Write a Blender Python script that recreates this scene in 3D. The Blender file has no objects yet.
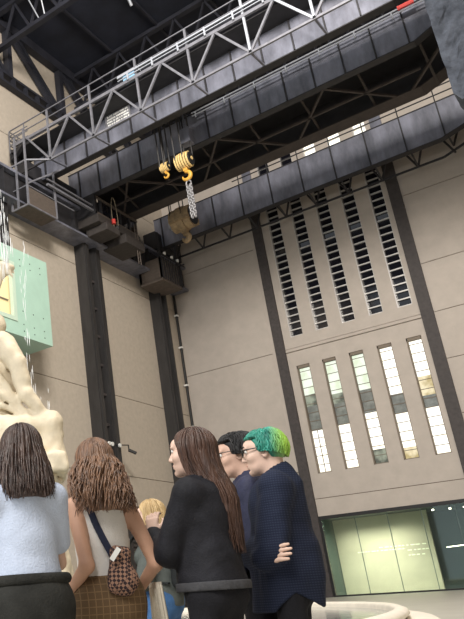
import bpy, bmesh, math, random
import numpy as np
from mathutils import Vector, Matrix
PI = math.pi
random.seed(7)
S = bpy.context.scene
COL = S.collection

# ------------------------------------------------------------------ helpers
class MB:
    """collects boxes, bars and tubes and links them as one mesh object"""
    def __init__(s): s.v = []; s.f = []; s.mi = []
    def add(s, vs, fs, mi=0):
        o = len(s.v); s.v += [tuple(v) for v in vs]
        s.f += [tuple(i + o for i in f) for f in fs]; s.mi += [mi] * len(fs); return s
    def box(s, x0, x1, y0, y1, z0, z1, mi=0):
        vs = [(x, y, z) for x in (x0, x1) for y in (y0, y1) for z in (z0, z1)]
        return s.add(vs, [(0,1,3,2),(4,6,7,5),(0,4,5,1),(2,3,7,6),(0,2,6,4),(1,5,7,3)], mi)
    def bar(s, a, b, w, h=None, up=(0,0,1), mi=0):
        a = Vector(a); b = Vector(b); h = h or w; d = (b - a).normalized(); u = Vector(up)
        if abs(d.dot(u)) > .95: u = Vector((0,1,0))
        sd = d.cross(u).normalized(); u = sd.cross(d)
        vs = [p + sd*i*w/2 + u*j*h/2 for p in (a, b) for i, j in ((-1,-1),(1,-1),(1,1),(-1,1))]
        return s.add(vs, [(3,2,1,0),(4,5,6,7),(0,1,5,4),(1,2,6,5),(2,3,7,6),(3,0,4,7)], mi)
    def tube(s, pts, r, n=8, mi=0, closed=False):
        pts = [Vector(p) for p in pts]; rs = r if isinstance(r, (list, tuple)) else [r]*len(pts)
        ref = None; rings = []
        for i, p in enumerate(pts):
            d = (pts[min(i+1, len(pts)-1)] - pts[max(i-1, 0)])
            if d.length < 1e-9: d = Vector((0,0,1))
            d.normalize()
            if ref is None: ref = Vector((0,0,1)) if abs(d.z) < .9 else Vector((1,0,0))
            sd = d.cross(ref).normalized(); u = sd.cross(d); ref = u
            rings.append([p + (sd*math.cos(2*PI*k/n) + u*math.sin(2*PI*k/n))*rs[i] for k in range(n)])
        vs = [v for r_ in rings for v in r_]; fs = []
        for i in range(len(pts)-1):
            for k in range(n):
                fs.append((i*n+k, i*n+(k+1)%n, (i+1)*n+(k+1)%n, (i+1)*n+k))
        fs.append(tuple(range(n-1, -1, -1))); fs.append(tuple((len(pts)-1)*n+k for k in range(n)))
        return s.add(vs, fs, mi)
    def lathe(s, prof, n=48, c=(0,0,0), sx=1, sy=1, mi=0):
        vs = [(c[0]+r*sx*math.cos(2*PI*k/n), c[1]+r*sy*math.sin(2*PI*k/n), c[2]+z) for r, z in prof for k in range(n)]
        fs = [(i*n+k, i*n+(k+1)%n, (i+1)*n+(k+1)%n, (i+1)*n+k) for i in range(len(prof)-1) for k in range(n)]
        return s.add(vs, fs, mi)
    def build(s, name, mat, parent=None, smooth=False, bevel=0):
        me = bpy.data.meshes.new(name)
        # origin at the base centre of a top-level mesh
        off = Vector((0,0,0))
        if parent is None and s.v:
            xs = [v[0] for v in s.v]; ys = [v[1] for v in s.v]; zs = [v[2] for v in s.v]
            off = Vector(((min(xs)+max(xs))/2, (min(ys)+max(ys))/2, min(zs)))
        elif parent is not None:
            off = parent_world(parent)
        me.from_pydata([tuple(Vector(v) - off) for v in s.v], [], s.f)
        for m in (mat if isinstance(mat, (list, tuple)) else [mat]): me.materials.append(m)
        me.polygons.foreach_set('material_index', s.mi)
        if smooth: me.polygons.foreach_set('use_smooth', [True]*len(me.polygons))
        bm = bmesh.new(); bm.from_mesh(me); bmesh.ops.recalc_face_normals(bm, faces=bm.faces); bm.to_mesh(me); bm.free()
        me.update()
        o = bpy.data.objects.new(name, me); COL.objects.link(o)
        if parent is None: o.location = off
        else: o.parent = parent
        if bevel:
            m = o.modifiers.new('bevel', 'BEVEL'); m.width = bevel; m.segments = 2; m.limit_method = 'ANGLE'
        return o

def parent_world(o):
    v = Vector((0,0,0))
    while o is not None: v += o.location; o = o.parent
    return v
def tag(o, label=None, cat=None, group=None, kind=None):
    if label: o['label'] = label
    if cat: o['category'] = cat
    if group: o['group'] = group
    if kind: o['kind'] = kind
    return o
def empty(name, loc, label, cat, group=None, rz=0):
    o = bpy.data.objects.new(name, None); COL.objects.link(o); o.location = loc; o.rotation_euler = (0,0,rz)
    o.empty_display_size = .2
    return tag(o, label, cat, group)
def copy_tree(o, parent=None):
    c = o.copy(); COL.objects.link(c)
    if parent is not None: c.parent = parent
    for ch in list(o.children): copy_tree(ch, c)
    return c

# ------------------------------------------------------------------ materials
def mat(name, col, rough=.6, metal=0, spec=.5, var=0, vscale=5, bump=0, bscale=40, emit=None, estr=0, col2=None, stretch=(1,1,1), detail=4):
    m = bpy.data.materials.new(name); m.use_nodes = True; nt = m.node_tree; b = nt.nodes['Principled BSDF']
    b.inputs['Base Color'].default_value = (*col, 1); b.inputs['Roughness'].default_value = rough
    b.inputs['Metallic'].default_value = metal; b.inputs['Specular IOR Level'].default_value = spec
    if var or bump:
        tc = nt.nodes.new('ShaderNodeTexCoord'); mp = nt.nodes.new('ShaderNodeMapping'); mp.inputs['Scale'].default_value = stretch
        nt.links.new(tc.outputs['Object'], mp.inputs['Vector'])
    if var:
        n = nt.nodes.new('ShaderNodeTexNoise'); n.inputs['Scale'].default_value = vscale; n.inputs['Detail'].default_value = detail; n.inputs['Roughness'].default_value = .65
        nt.links.new(mp.outputs[0], n.inputs['Vector'])
        r = nt.nodes.new('ShaderNodeValToRGB'); r.color_ramp.elements[0].position = .3; r.color_ramp.elements[1].position = .7
        a = col2 if col2 else tuple(max(0, c*(1-var)) for c in col)
        r.color_ramp.elements[0].color = (*a, 1); r.color_ramp.elements[1].color = (*[min(1, c*(1+(0 if col2 else var))) for c in col], 1)
        nt.links.new(n.outputs['Fac'], r.inputs[0]); nt.links.new(r.outputs[0], b.inputs['Base Color'])
    if bump:
        n2 = nt.nodes.new('ShaderNodeTexNoise'); n2.inputs['Scale'].default_value = bscale; n2.inputs['Detail'].default_value = 5
        nt.links.new(mp.outputs[0], n2.inputs['Vector'])
        bp = nt.nodes.new('ShaderNodeBump'); bp.inputs['Strength'].default_value = bump; bp.inputs['Distance'].default_value = .02
        nt.links.new(n2.outputs['Fac'], bp.inputs['Height']); nt.links.new(bp.outputs[0], b.inputs['Normal'])
    if emit:
        b.inputs['Emission Color'].default_value = (*emit, 1); b.inputs['Emission Strength'].default_value = estr
    return m
M = {}
M['concrete'] = mat('concrete', (.455,.40,.335), .85, spec=.2, var=.07, vscale=3, bump=.15, bscale=6)
M['concrete_end'] = mat('concrete_end', (.47,.42,.375), .85, spec=.2, var=.06, vscale=1.2, bump=.1, bscale=6)
M['joint'] = mat('joint', (.16,.12,.09), .9)
M['floor'] = mat('floor', (.42,.40,.35), .35, spec=.4, var=.08, vscale=.6)
M['steel'] = mat('steel', (.16,.165,.205), .40, metal=.12, spec=.5, var=.45, vscale=1.1, bump=.12, bscale=3, stretch=(1,1,.35), detail=6)
M['steel_dark'] = mat('steel_dark', (.022,.021,.024), .6, var=.3, vscale=2)
M['column'] = mat('column', (.028,.026,.026), .55, var=.25, vscale=3, stretch=(1,1,.2))
M['strip'] = mat('strip', (.055,.047,.046), .7, var=.25, vscale=4, bump=.2, bscale=12)
M['rail'] = mat('rail', (.19,.19,.215), .5, metal=.2, var=.2, vscale=3)
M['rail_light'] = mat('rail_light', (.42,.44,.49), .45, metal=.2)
M['roof'] = mat('roof', (.017,.02,.034), .8, var=.4, vscale=.4)
M['roof_steel'] = mat('roof_steel', (.02,.021,.03), .6, var=.3, vscale=1)
M['lattice'] = mat('lattice', (.042,.032,.028), .6, var=.3, vscale=2)
M['timber_dark'] = mat('timber_dark', (.045,.038,.035), .75, var=.3, vscale=4)
M['timber'] = mat('timber', (.095,.075,.062), .75, var=.25, vscale=4, stretch=(1,1,6))
M['white_paint'] = mat('white_paint', (.75,.75,.73), .5)
M['red'] = mat('red', (.6,.05,.04), .5)
M['yellow'] = mat('yellow', (.62,.33,.05), .5, var=.2, vscale=6)
M['yellow_pale'] = mat('yellow_pale', (.72,.52,.22), .55, var=.2, vscale=6)
M['black'] = mat('black', (.012,.012,.013), .5)
M['chain'] = mat('chain', (.26,.255,.265), .45, metal=.4, var=.3, vscale=9)
M['old_block'] = mat('old_block', (.36,.26,.15), .65, var=.35, vscale=3)
M['mint'] = mat('mint', (.42,.62,.52), .45, spec=.4, var=.05, vscale=.8)
M['mint_frame'] = mat('mint_frame', (.55,.68,.56), .5)
M['lit_yellow'] = mat('lit_yellow', (.55,.45,.25), .7, emit=(1,.80,.46), estr=.5)
M['dark_glass'] = mat('dark_glass', (.008,.008,.012), .08, spec=.5)
M['mullion'] = mat('mullion', (.62,.60,.58), .4, metal=.3)
M['reveal'] = mat('reveal', (.20,.165,.13), .8)
def lit(name, col, s, col2=None):
    m = bpy.data.materials.new(name); m.use_nodes = True; nt = m.node_tree; b = nt.nodes['Principled BSDF']
    b.inputs['Base Color'].default_value = (.1,.1,.1,1); b.inputs['Roughness'].default_value = .15
    tc = nt.nodes.new('ShaderNodeTexCoord'); n = nt.nodes.new('ShaderNodeTexNoise'); n.inputs['Scale'].default_value = 1.3; n.inputs['Detail'].default_value = 3
    nt.links.new(tc.outputs['Object'], n.inputs['Vector'])
    r = nt.nodes.new('ShaderNodeValToRGB'); r.color_ramp.elements[0].position = .38; r.color_ramp.elements[1].position = .55
    r.color_ramp.elements[0].color = (*(col2 or col), 1); r.color_ramp.elements[1].color = (*col, 1)
    nt.links.new(n.outputs['Fac'], r.inputs[0]); nt.links.new(r.outputs[0], b.inputs['Emission Color'])
    b.inputs['Emission Strength'].default_value = s
    return m
M['lit_white'] = lit('lit_white', (1,.97,.88), 1.5, (1,.93,.74))
M['lit_pale'] = lit('lit_pale', (.92,1,.85), .95, (.75,.85,.62))
M['lit_warm'] = lit('lit_warm', (1,.86,.55), .85, (.55,.42,.16))
M['lit_plant'] = lit('lit_plant', (.55,.62,.45), .45, (.05,.07,.04))
M['slab_glass'] = mat('slab_glass', (.22,.235,.225), .12, spec=.5, var=.3, vscale=2)
def glass_mat(name, tint, gloss):
    m = bpy.data.materials.new(name); m.use_nodes = True; nt = m.node_tree; nt.nodes.clear()
    o = nt.nodes.new('ShaderNodeOutputMaterial'); t = nt.nodes.new('ShaderNodeBsdfTransparent'); t.inputs[0].default_value = (*tint, 1)
    g = nt.nodes.new('ShaderNodeBsdfGlossy'); g.inputs['Roughness'].default_value = .03; g.inputs[0].default_value = (.9,1,.95,1)
    f = nt.nodes.new('ShaderNodeFresnel'); f.inputs[0].default_value = 1.5
    mu = nt.nodes.new('ShaderNodeMath'); mu.operation = 'MULTIPLY'; mu.inputs[1].default_value = gloss
    mx = nt.nodes.new('ShaderNodeMixShader'); nt.links.new(f.outputs[0], mu.inputs[0]); nt.links.new(mu.outputs[0], mx.inputs[0])
    nt.links.new(t.outputs[0], mx.inputs[1]); nt.links.new(g.outputs[0], mx.inputs[2]); nt.links.new(mx.outputs[0], o.inputs[0])
    return m
M['green_glass'] = glass_mat('green_glass', (.90,.95,.91), 1.2)
M['clear_glass'] = glass_mat('clear_glass', (.96,.97,.97), .8)
M['teal'] = mat('teal', (.11,.16,.155), .5)
M['pale_green'] = mat('pale_green', (.64,.61,.48), .7, var=.08, vscale=.7)
M['plaster'] = mat('plaster', (.70,.61,.46), .7, spec=.3, var=.14, vscale=2.5, bump=.5, bscale=7)
M['rim'] = mat('rim', (.78,.72,.62), .5, spec=.4, var=.08, vscale=2, bump=.2, bscale=5)
M['rough_grey'] = mat('rough_grey', (.075,.082,.10), .9, spec=.2, var=.45, vscale=9, bump=.7, bscale=14)
def water_mat():
    m = mat('water', (.20,.225,.215), .06, spec=.6, bump=.25, bscale=5); return m
M['water'] = water_mat()
M['spray'] = mat('spray', (.9,.92,.93), .25, spec=.6)

# ------------------------------------------------------------------ camera
cam_d = bpy.data.cameras.new('camera'); cam = bpy.data.objects.new('camera', cam_d); COL.objects.link(cam)
FPX, PX, PY = 739.252, 24.108, 331.222
cam.matrix_world = Matrix.Translation((0,0,.9)) @ Matrix.Rotation(.692048675,4,'Z') @ Matrix.Rotation(1.92358258,4,'X') @ Matrix.Rotation(-.0688470877,4,'Z')
cam_d.sensor_fit = 'VERTICAL'; cam_d.sensor_height = 36; cam_d.lens = 36*FPX/619
cam_d.shift_x = (232-PX)/619; cam_d.shift_y = (PY-309.5)/619; cam_d.clip_end = 300
S.camera = cam

# ------------------------------------------------------------------ the setting
XL, XR, YE, ZC = -27.1, 7.0, 52.8, 40.0
def struct(name, mb, m, **k): return tag(mb.build(name, m, **k), kind='structure')
struct('floor', MB().box(XL-.6, XR+.6, -18, YE+8, -.3, 0), M['floor'])
def rows(mb, x0, x1, y0, y1, joints, ztop, zbot=0, g=.045, axis='y'):
    z = zbot
    for j in list(joints) + [None]:
        zt = ztop if j is None else j - g/2
        mb.box(x0, x1, y0, y1, z, zt); z = (j or 0) + g/2
    return mb
w = rows(MB(), XL-.5, XL, -18, YE, (8.48, 14.03, 23.0, 30.6), ZC); w.box(XL-.6, XL-.06, -18, YE, 0, ZC, 1)
struct('wall_left', w, [M['concrete'], M['joint']])
w = MB()
rows(w, XL, -19.42, YE, YE+.5, (8.4, 17.3, 26), ZC)
rows(w, -8.5, XR, YE, YE+.5, (6.4, 10.4, 14.0, 17.24, 20.74, 26), ZC)
w.box(XL-.6, -19.3, YE+.06, YE+.6, 0, ZC, 1); w.box(-8.6, XR, YE+.06, YE+.6, 0, ZC, 1)
# window bay between the two strips
WX = [-18.13 + 1.885*k for k in range(5)]; WW = .95
bx0, bx1 = -19.42, -8.5
def hband(z0, z1): w.box(bx0, bx1, YE, YE+.5, z0, z1)
hband(5.2, 6.38); hband(6.42, 8.08); hband(15.95, 16.98); hband(17.34, 18.18); hband(33.4, ZC)
w.box(bx0, bx1, YE+.05, YE+.5, 16.98, 17.34); w.box(bx0, bx1, YE+.05, YE+.5, 6.38, 6.42, 1)
w.box(bx0+.75, bx1-.75, YE-.07, YE+.1, 17.08, 17.2)
for z0, z1 in ((8.08, 15.95), (18.18, 33.4)):
    xs = [bx0] + [q for x in WX for q in (x, x+WW)] + [bx1]
    for k in range(0, len(xs), 2): w.box(xs[k], xs[k+1], YE, YE+.5, z0, z1)
struct('wall_end', w, [M['concrete_end'], M['joint']])
struct('wall_right', MB().box(XR, XR+.5, -18, YE, 0, ZC), M['concrete'])
struct('ceiling', MB().box(XL-.6, XR+.6, 23, YE+.6, ZC, ZC+.4), M['roof'])
struct('trim_1', MB().box(-19.3, -8.6, YE-.03, YE+.3, 5.0, 5.22), M['black'])
# louvred dark panel along the foot of the left wall
lv = MB().box(XL, XL+.12, 42.0, 48.4, 0, 6.5)
for k in range(24): lv.bar((XL+.16, 42.05, .2+k*.27), (XL+.16, 48.35, .2+k*.27), .1, .16)
struct('trim_2', lv, M['strip'])

# upper louvre windows
n = 0
for k, x in enumerate(WX):
    n += 1
    fr = MB()
    fr.box(x, x+.07, YE+.02, YE+.4, 18.18, 33.4); fr.box(x+WW-.05, x+WW, YE+.1, YE+.4, 18.18, 33.4); fr.box(x, x+WW, YE+.1, YE+.4, 18.18, 18.26)
    o = struct('window_%d' % n, fr, M['mullion'])
    p = MB(); p.box(x+.07, x+WW-.05, YE+.3, YE+.34, 18.26, 31.75 if k > 1 else 33.4); p.build('pane', M['dark_glass'], o)
    if k > 1: MB().box(x+.07, x+WW-.05, YE+.3, YE+.34, 31.75, 33.2).build('lit_pane', M['lit_white'], o)
    b = MB(); z = 18.75
    while z < 33.3: b.box(x+.07, x+WW-.05, YE+.17, YE+.28, z-.045, z+.045); z += .555
    b.build('mullion', M['mullion'], o)
# lower lit windows: bands of lit and dark panes
bands = [[(8.12,11.1,'lit_white'),(11.1,12.9,'slab_glass'),(12.9,13.75,'lit_plant'),(13.75,15.9,'lit_pale')],
         [(8.12,11.15,'lit_white'),(11.15,12.7,'slab_glass'),(12.7,13.4,'lit_plant'),(13.4,15.9,'lit_pale')],
         [(8.12,9.1,'lit_plant'),(9.1,11.6,'lit_white'),(11.6,13.25,'slab_glass'),(13.25,15.9,'lit_pale')],
         [(8.12,8.9,'lit_warm'),(8.9,11.2,'lit_white'),(11.2,12.5,'slab_glass'),(12.5,15.9,'lit_white')],
         [(8.12,11.2,'lit_white'),(11.2,12.0,'slab_glass'),(12.0,13.3,'lit_warm'),(13.3,15.9,'lit_white')]]
for k, x in enumerate(WX):
    n += 1
    fr = MB(); fr.box(x, x+.06, YE+.06, YE+.45, 8.08, 15.95); fr.box(x+WW-.05, x+WW, YE+.06, YE+.45, 8.08, 15.95)
    fr.box(x, x+WW, YE+.06, YE+.45, 15.75, 15.95); fr.box(x, x+WW, YE+.06, YE+.45, 8.06, 8.14)
    o = struct('window_%d' % n, fr, M['reveal'])
    for z0, z1, mm in bands[k]:
        MB().box(x+.06, x+WW-.05, YE+.36, YE+.4, z0, z1).build('pane', M[mm], o)
    b = MB(); z = 8.7
    while z < 15.6: b.box(x+.06, x+WW-.05, YE+.33, YE+.36, z-.022, z+.022); z += .62
    if k == 0: b.box(x+.42, x+.47, YE+.33, YE+.36, 8.14, 11.1)
    b.build('mullion', M['reveal'], o)

# glazed entrance and the lobby behind it
lob = MB()
lob.box(-19.3, -4, 60.2, 60.4, 0, 5.2); lob.box(-19.5, -19.3, YE+.5, 60.4, 0, 5.2); lob.box(-4, -3.8, YE+.5, 60.4, 0, 5.2)
struct('wall_lobby', lob, M['teal'])
struct('ceiling_lobby', MB().box(-19.5, -3.8, YE+.5, 60.4, 5.2, 5.4), M['teal'])
struct('wall_partition', MB().box(-19.25, -12.9, 57.0, 57.2, 0, 5.15), M['pale_green'])
gw = MB(); gw.box(-18.85, -18.55, YE-.05, YE+.25, 0, 5.0); gw.box(-8.7, -8.6, YE-.05, YE+.2, 0, 5.0); gw.box(-18.6, -8.6, YE, YE+.2, 0, .1)
gl = struct('window_11', gw, M['black'])
xs = [-18.55, -16.35, -14.3, -12.25, -10.3, -8.7]
for a, b in zip(xs, xs[1:]): MB().box(a+.012, b-.012, YE+.08, YE+.11, .1, 5.0).build('pane', M['green_glass'], gl)
for a in xs[1:-1]: MB().box(a-.012, a+.012, YE+.06, YE+.13, .1, 5.0).build('mullion', M['teal'], gl)
lm = mat('lamp_glow', (1,1,1), .5, emit=(1,.92,.7), estr=6)
for i, (x, y) in enumerate(((-11.9, 54.5), (-11.0, 55.0), (-10.2, 55.2), (-9.3, 54.6))):
    e = empty('ceiling_spotlight', (x, y, 5.2), 'small lit spotlight on the ceiling behind the green glass entrance', 'spotlight', 'lobby spotlights')
    MB().tube([(x,y,5.2),(x,y,4.95)], .05).build('housing', M['black'], e)
    MB().tube([(x,y,4.95),(x,y,4.86)], .07).build('lamp', lm, e)
e = empty('light_bar', (-10.3, 56.2, 2.6), 'thin glowing horizontal light bar hanging behind the right of the glass entrance', 'light')
MB().bar((-12.0,56.2,2.6),(-9.2,56.2,2.72),.05).build('lamp', lm, e)
MB().tube([(-11,56.2,2.62),(-11,56.2,5.2)], .012).build('cable', M['black'], e); MB().tube([(-9.6,56.2,2.7),(-9.6,56.2,5.2)], .012).build('cable', M['black'], e)
# wall lettering: rows of small pale marks, too far to read
wl = empty('wall_lettering', (-15.6, 57.0, 2.3), 'rows of tiny pale lettering on the lit green wall behind the entrance glass', 'lettering'); rr = random.Random(4)
letm = mat('lettering', (.9,.9,.8), .5, emit=(1,1,.85), estr=.3)  # faint glow added to the marks, which are no light source
for zrow, xa, xb in ((2.75,-17.9,-14.9),(2.95,-16.4,-14.9),(2.95,-14.6,-13.3),(2.62,-14.6,-13.4),(2.3,-14.6,-13.5)):
    x = xa
    while x < xb:
        l = rr.uniform(.1,.3); MB().box(x, x+l, 56.97, 57.0, zrow, zrow+.07).build('word', letm, wl); x += l+rr.choice((.05,.08,.14))

# ------------------------------------------------------------------ columns and strips
def strip(x0, x1, label, edge=None):
    e = empty('wall_post', ((x0+x1)/2, YE, 0), label, 'post', 'dark flat posts on the end wall')
    MB().box(x0, x1, YE-.22, YE, 0, 29.6).build('face_plate', M['strip'], e)
    MB().box(x0, x1, YE-.22, YE, 29.6, 36).build('upper_post', M['steel'], e)
    if edge: MB().box(x0-.28, x0, YE-.1, YE, 8.4, 36).build('edge_trim', M['concrete_end'], e)
    return e
strip(-19.38, -18.68, 'dark flat post left of the five window strips on the end wall', True)
strip(-9.28, -8.52, 'dark flat post right of the five window strips on the end wall')
def column(y0, y1, ztop, label, gap=.0):
    e = empty('steel_column', (XL, (y0+y1)/2, 0), label, 'column', 'riveted columns on the left wall')
    for a, b in ((y0, y0+(y1-y0)*.3), (y1-(y1-y0)*.36, y1)):
        MB().box(XL, XL+.85, a, b, 0, ztop).build('flange', M['column'], e)
        MB().box(XL, XL+.93, a+.1, a+.2, 0, ztop).build('flange_rib', M['column'], e)
    MB().box(XL, XL+.35, y0+(y1-y0)*.29, y1-(y1-y0)*.35, 0, ztop).build('web', M['steel_dark'], e)
    z = 1.2
    while z < ztop-1: MB().box(XL+.3, XL+.62, y0+(y1-y0)*.29, y1-(y1-y0)*.35, z, z+.16).build('batten', M['strip'], e); z += 2.05
    return e
column(38.85, 40.75, 24.4, 'tall dark steel column on the left wall under the twin hanging cabs')
column(48.6, 49.85, 24.4, 'tall dark steel column nearest the far left corner of the hall')
column(29.05, 30.9, 24.4, 'dark steel column behind the mint green box')
pp = empty('drain_pipe', (XL+.25, YE-.45, 0), 'thin black vertical pipe with pale clips in the far left corner', 'pipe')
MB().tube([(XL+.22, YE-.45, 0), (XL+.22, YE-.45, 24.3)], .11, 10).build('pipe', M['black'], pp)
for z in (9.5, 13, 16.4, 19.6, 22.4): MB().box(XL+.05, XL+.36, YE-.59, YE-.31, z, z+.14).build('clip', M['white_paint'], pp)
# cctv camera and its little lamps on the first column
cc = empty('security_camera', (XL+1, 40.9, 9.6), 'small black security camera on a bracket at the right edge of the near column', 'camera')
MB().bar((XL+.95,40.6,10.2),(XL+1.22,41.1,10.2),.06).bar((XL+1.22,41.1,10.23),(XL+1.22,41.1,9.9),.06).build('bracket', M['black'], cc)
MB().bar((XL+1.16,41.15,9.9),(XL+1.5,41.5,9.65),.2,.18).build('body', M['black'], cc, bevel=.03)
for y in (38.1+.95, 39.4, 40.25):
    e = empty('wall_lamp', (XL+.9, y, 10.1), 'tiny pale lamp in the row across the near column', 'lamp', 'tiny lamps on the near column')
    MB().tube([(XL+.86,y,10.15),(XL+1.06,y,10.12)], .1, 10).build('housing', M['black'], e)
    MB().tube([(XL+1.06,y,10.12),(XL+1.16,y,10.1)], .13, 10).build('lamp', M['white_paint'], e)

# ------------------------------------------------------------------ mint green box
mb = empty('bay_box', (XL, 27, 14.7), 'pale mint green glowing box with a yellow window sticking out of the left wall', 'bay window')
bx = MB(); F = -24.6; Y0b, Y1b, Z0b, Z1b = 20.0, 32.2, 14.75, 20.1
bx.box(XL, F-.1, Y0b, Y1b, Z0b, Z0b+.15); bx.box(XL, F-.1, Y0b, Y1b, Z1b-.15, Z1b); bx.box(XL, F-.1, Y1b-.1, Y1b, Z0b+.15, Z1b-.15); bx.box(XL, F-.1, Y0b, Y0b+.1, Z0b+.15, Z1b-.15)
bx.box(F-.1, F, 29.15, Y1b, Z0b, Z1b); bx.box(F-.1, F, Y0b, 24.2, Z0b, Z1b); bx.box(F-.1, F, 24.2, 29.15, Z0b, 15.55); bx.box(F-.1, F, 24.2, 29.15, 19.15, Z1b)
bx.build('shell', M['mint'], mb)
fr = MB(); fr.box(F-.2, F+.05, 28.9, 29.15, 15.55, 19.15); fr.box(F-.2, F+.05, 24.2, 24.4, 15.55, 19.15); fr.box(F-.2, F+.05, 24.4, 28.9, 15.55, 15.8); fr.box(F-.2, F+.05, 24.4, 28.9, 18.95, 19.15)
fr.build('window_frame', M['mint_frame'], mb)
MB().box(F-.6, F-.5, 23.4, 30.4, 15.0, 19.9).build('lit_interior', M['lit_yellow'], mb)
mul = MB()
for y in (25.6, 26.8, 28.0): mul.box(F-.5, F-.4, y-.03, y+.03, 15.8, 19)
mul.box(F-.5,F-.4,24.3,29,16.9,16.96); mul.build('mullion', M['reveal'], mb)
for y in (29.7, 30.6, 31.5):
    for z in (15.1, 15.5, 16.3, 19.1, 19.5): MB().box(F, F+.015, y-.03, y+.03, z-.03, z+.03).build('fixing', M['steel_dark'], mb)

# ------------------------------------------------------------------ runway beam along the left wall
rb = empty('runway_beam', (XL, 36, 24.4), 'long dark crane runway beam along the left wall', 'beam')
MB().box(XL, -25.95, 5, YE-.1, 24.45, 26.5).build('web', M['steel_dark'], rb)
MB().box(XL, -25.6, 5, YE-.1, 26.4, 26.6).box(XL, -25.6, 5, YE-.1, 24.4, 24.55).build('flange', M['steel'], rb)
st = MB(); y = 6
while y < 52: MB().box(-25.95, -25.65, y, y+.08, 24.5, 26.45).build('stiffener', M['steel_dark'], rb); y += 2.4
MB().box(-26.3, -26.15, 5, YE-.1, 26.6, 26.78).build('rail', M['rail'], rb)
r2 = empty('runway_beam', (-.9, 46, 24.4), 'crane runway beam on a tall post at the right ends of both cranes', 'beam')
MB().box(-1.7, -.4, 34, YE-.1, 25.4, 27.2).build('web', M['steel_dark'], r2)
MB().box(-1.2, -.5, 33.9, 34.9, 0, 25.4).build('post', M['column'], r2)

# ------------------------------------------------------------------ cranes
def girder(parent, y, zb, zt, x0, x1, xh, pitch, xs0, m=None, fl=.42):
    """plate girder along X with its bottom flange cut up towards the right end"""
    g = MB(); zh = zb + .95
    prof = [(x0, zb), (xh, zb), (x1, zh), (x1, zt), (x0, zt)]
    vs = [(x, y, z) for x, z in prof] + [(x, y+.5, z) for x, z in prof]
    g.add(vs, [(0,1,2,3,4), (9,8,7,6,5)] + [(i, i+5, (i+1)%5+5, (i+1)%5) for i in range(5)])
    o = g.build('girder', m or M['steel'], parent)
    f = MB(); f.bar((x0, y+.2, zb-.03), (xh, y+.2, zb-.03), fl+.1, .06); f.bar((xh, y+.2, zb-.03), (x1, y+.2, zh-.03), fl+.1, .06)
    f.bar((x0, y+.2, zt+.03), (x1, y+.2, zt+.03), fl+.1, .06); f.build('flange', M['steel_dark'], o)
    x = xs0
    while x < x1-.2:
        z0 = zb + (max(0, x-xh)*.95/(x1-xh))
        MB().bar((x, y-.06, z0), (x, y-.06, zt), .07, .14, up=(0,1,0)).build('stiffener', M['steel_dark'], o); x += pitch
    return o
def handrail(parent, x0, x1, y, z0, hs, pitch, xs, m, r=.05):
    h = MB()
    for q in hs: h.tube([(x0,y,z0+q),(x1,y,z0+q)], r, 6)
    o = h.build('handrail', m, parent); x = xs
    while x < x1: MB().tube([(x,y,z0-.1),(x,y,z0+max(hs))], r*.9, 6).build('rail_post', m, o); x += pitch
    return o

c1 = empty('overhead_crane', (-14, 36, 26.78), 'big double girder travelling crane, the nearer of two under the roof, with lattice walkway', 'crane')
XA, XB = -26.4, -1.3
girder(c1, 34.1, 27.2, 29.3, XA, XB, -3.65, 1.69, -25.4)
girder(c1, 38.0, 27.2, 29.4, XA, XB, -3.65, 1.66, -25.45)
# front outrigger lattice with walkway
yo, zl, zu, zr = 32.3, 27.0, 29.4, 30.7
MB().bar((-23.7,yo,zl),(XB,yo,zl),.12,.13).build('lower_chord', M['rail'], c1)
MB().bar((-26.6,yo,zu),(XB,yo,zu),.16,.2).build('upper_chord', M['rail'], c1)
MB().bar((-25.35,yo,zu),(-23.63,yo,zl),.12).build('diagonal_brace', M['rail'], c1)
xn = -23.63
while xn < XB-.5:
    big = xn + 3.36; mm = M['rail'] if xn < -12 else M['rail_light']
    MB().bar((xn,yo,zl),(xn+1.68,yo,zu),.12).build('diagonal_brace', M['rail'], c1)
    if big < XB: MB().bar((xn+1.68,yo,zu),(big,yo,zl),.12).build('diagonal_brace', mm, c1)
    MB().bar((xn,yo,zl),(xn,yo,zr),.12).build('post', mm, c1)
    MB().bar((xn,yo,zl),(xn,34.0,27.2),.11).build('tie', M['steel'], c1)
    xn = big
MB().box(XA, XB, yo+.25, 34.1, 29.2, 29.28).build('walkway', M['steel_dark'], c1)
MB().bar((-26.8,yo-.02,zr),(XB,yo-.02,zr),.065).bar((-26.8,yo+.15,30.25),(XB,yo+.15,30.25),.055).build('handrail', M['rail'], c1)
MB().bar((-18.1,yo-.15,29.85),(XB,yo-.15,29.85),.1).bar((-18.1,yo-.15,29.64),(XB,yo-.15,29.64),.05).build('conduit', M['rail_light'], c1)
x = -17.4
while x < XB: MB().bar((x,yo-.15,29.4),(x,yo-.15,29.95),.09).build('conduit_bracket', M['rail_light'], c1); x += 1.68
h = MB()
for z in (29.6, 30.0, 30.35, zr): h.bar((-26.9,yo,z),(-26.9,34.0,z),.05); h.bar((-26.9,34.0,z),(-25,34.0,z),.05); h.bar((-26.9,yo,z),(-25.3,yo,z),.05)
for yy in (yo, 33.2, 34.0): h.bar((-26.9,yy,29),(-26.9,yy,zr),.06)
h.bar((-25.6,yo,29.3),(-25.6,yo,zr),.06)
h.build('landing_rail', M['rail'], c1)
MB().box(-26.9,-25.2,yo,34.1,29.0,29.2).box(-26.95,-26.85,yo,34.1,28.4,29.3).build('landing', M['steel_dark'], c1)
MB().bar((-26.7,yo,28.4),(-25.4,yo,29.35),.3,.12).bar((-26.4,yo,27.1),(-23.7,yo,27.1),.1).build('landing_bracket', M['steel_dark'], c1)
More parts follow.
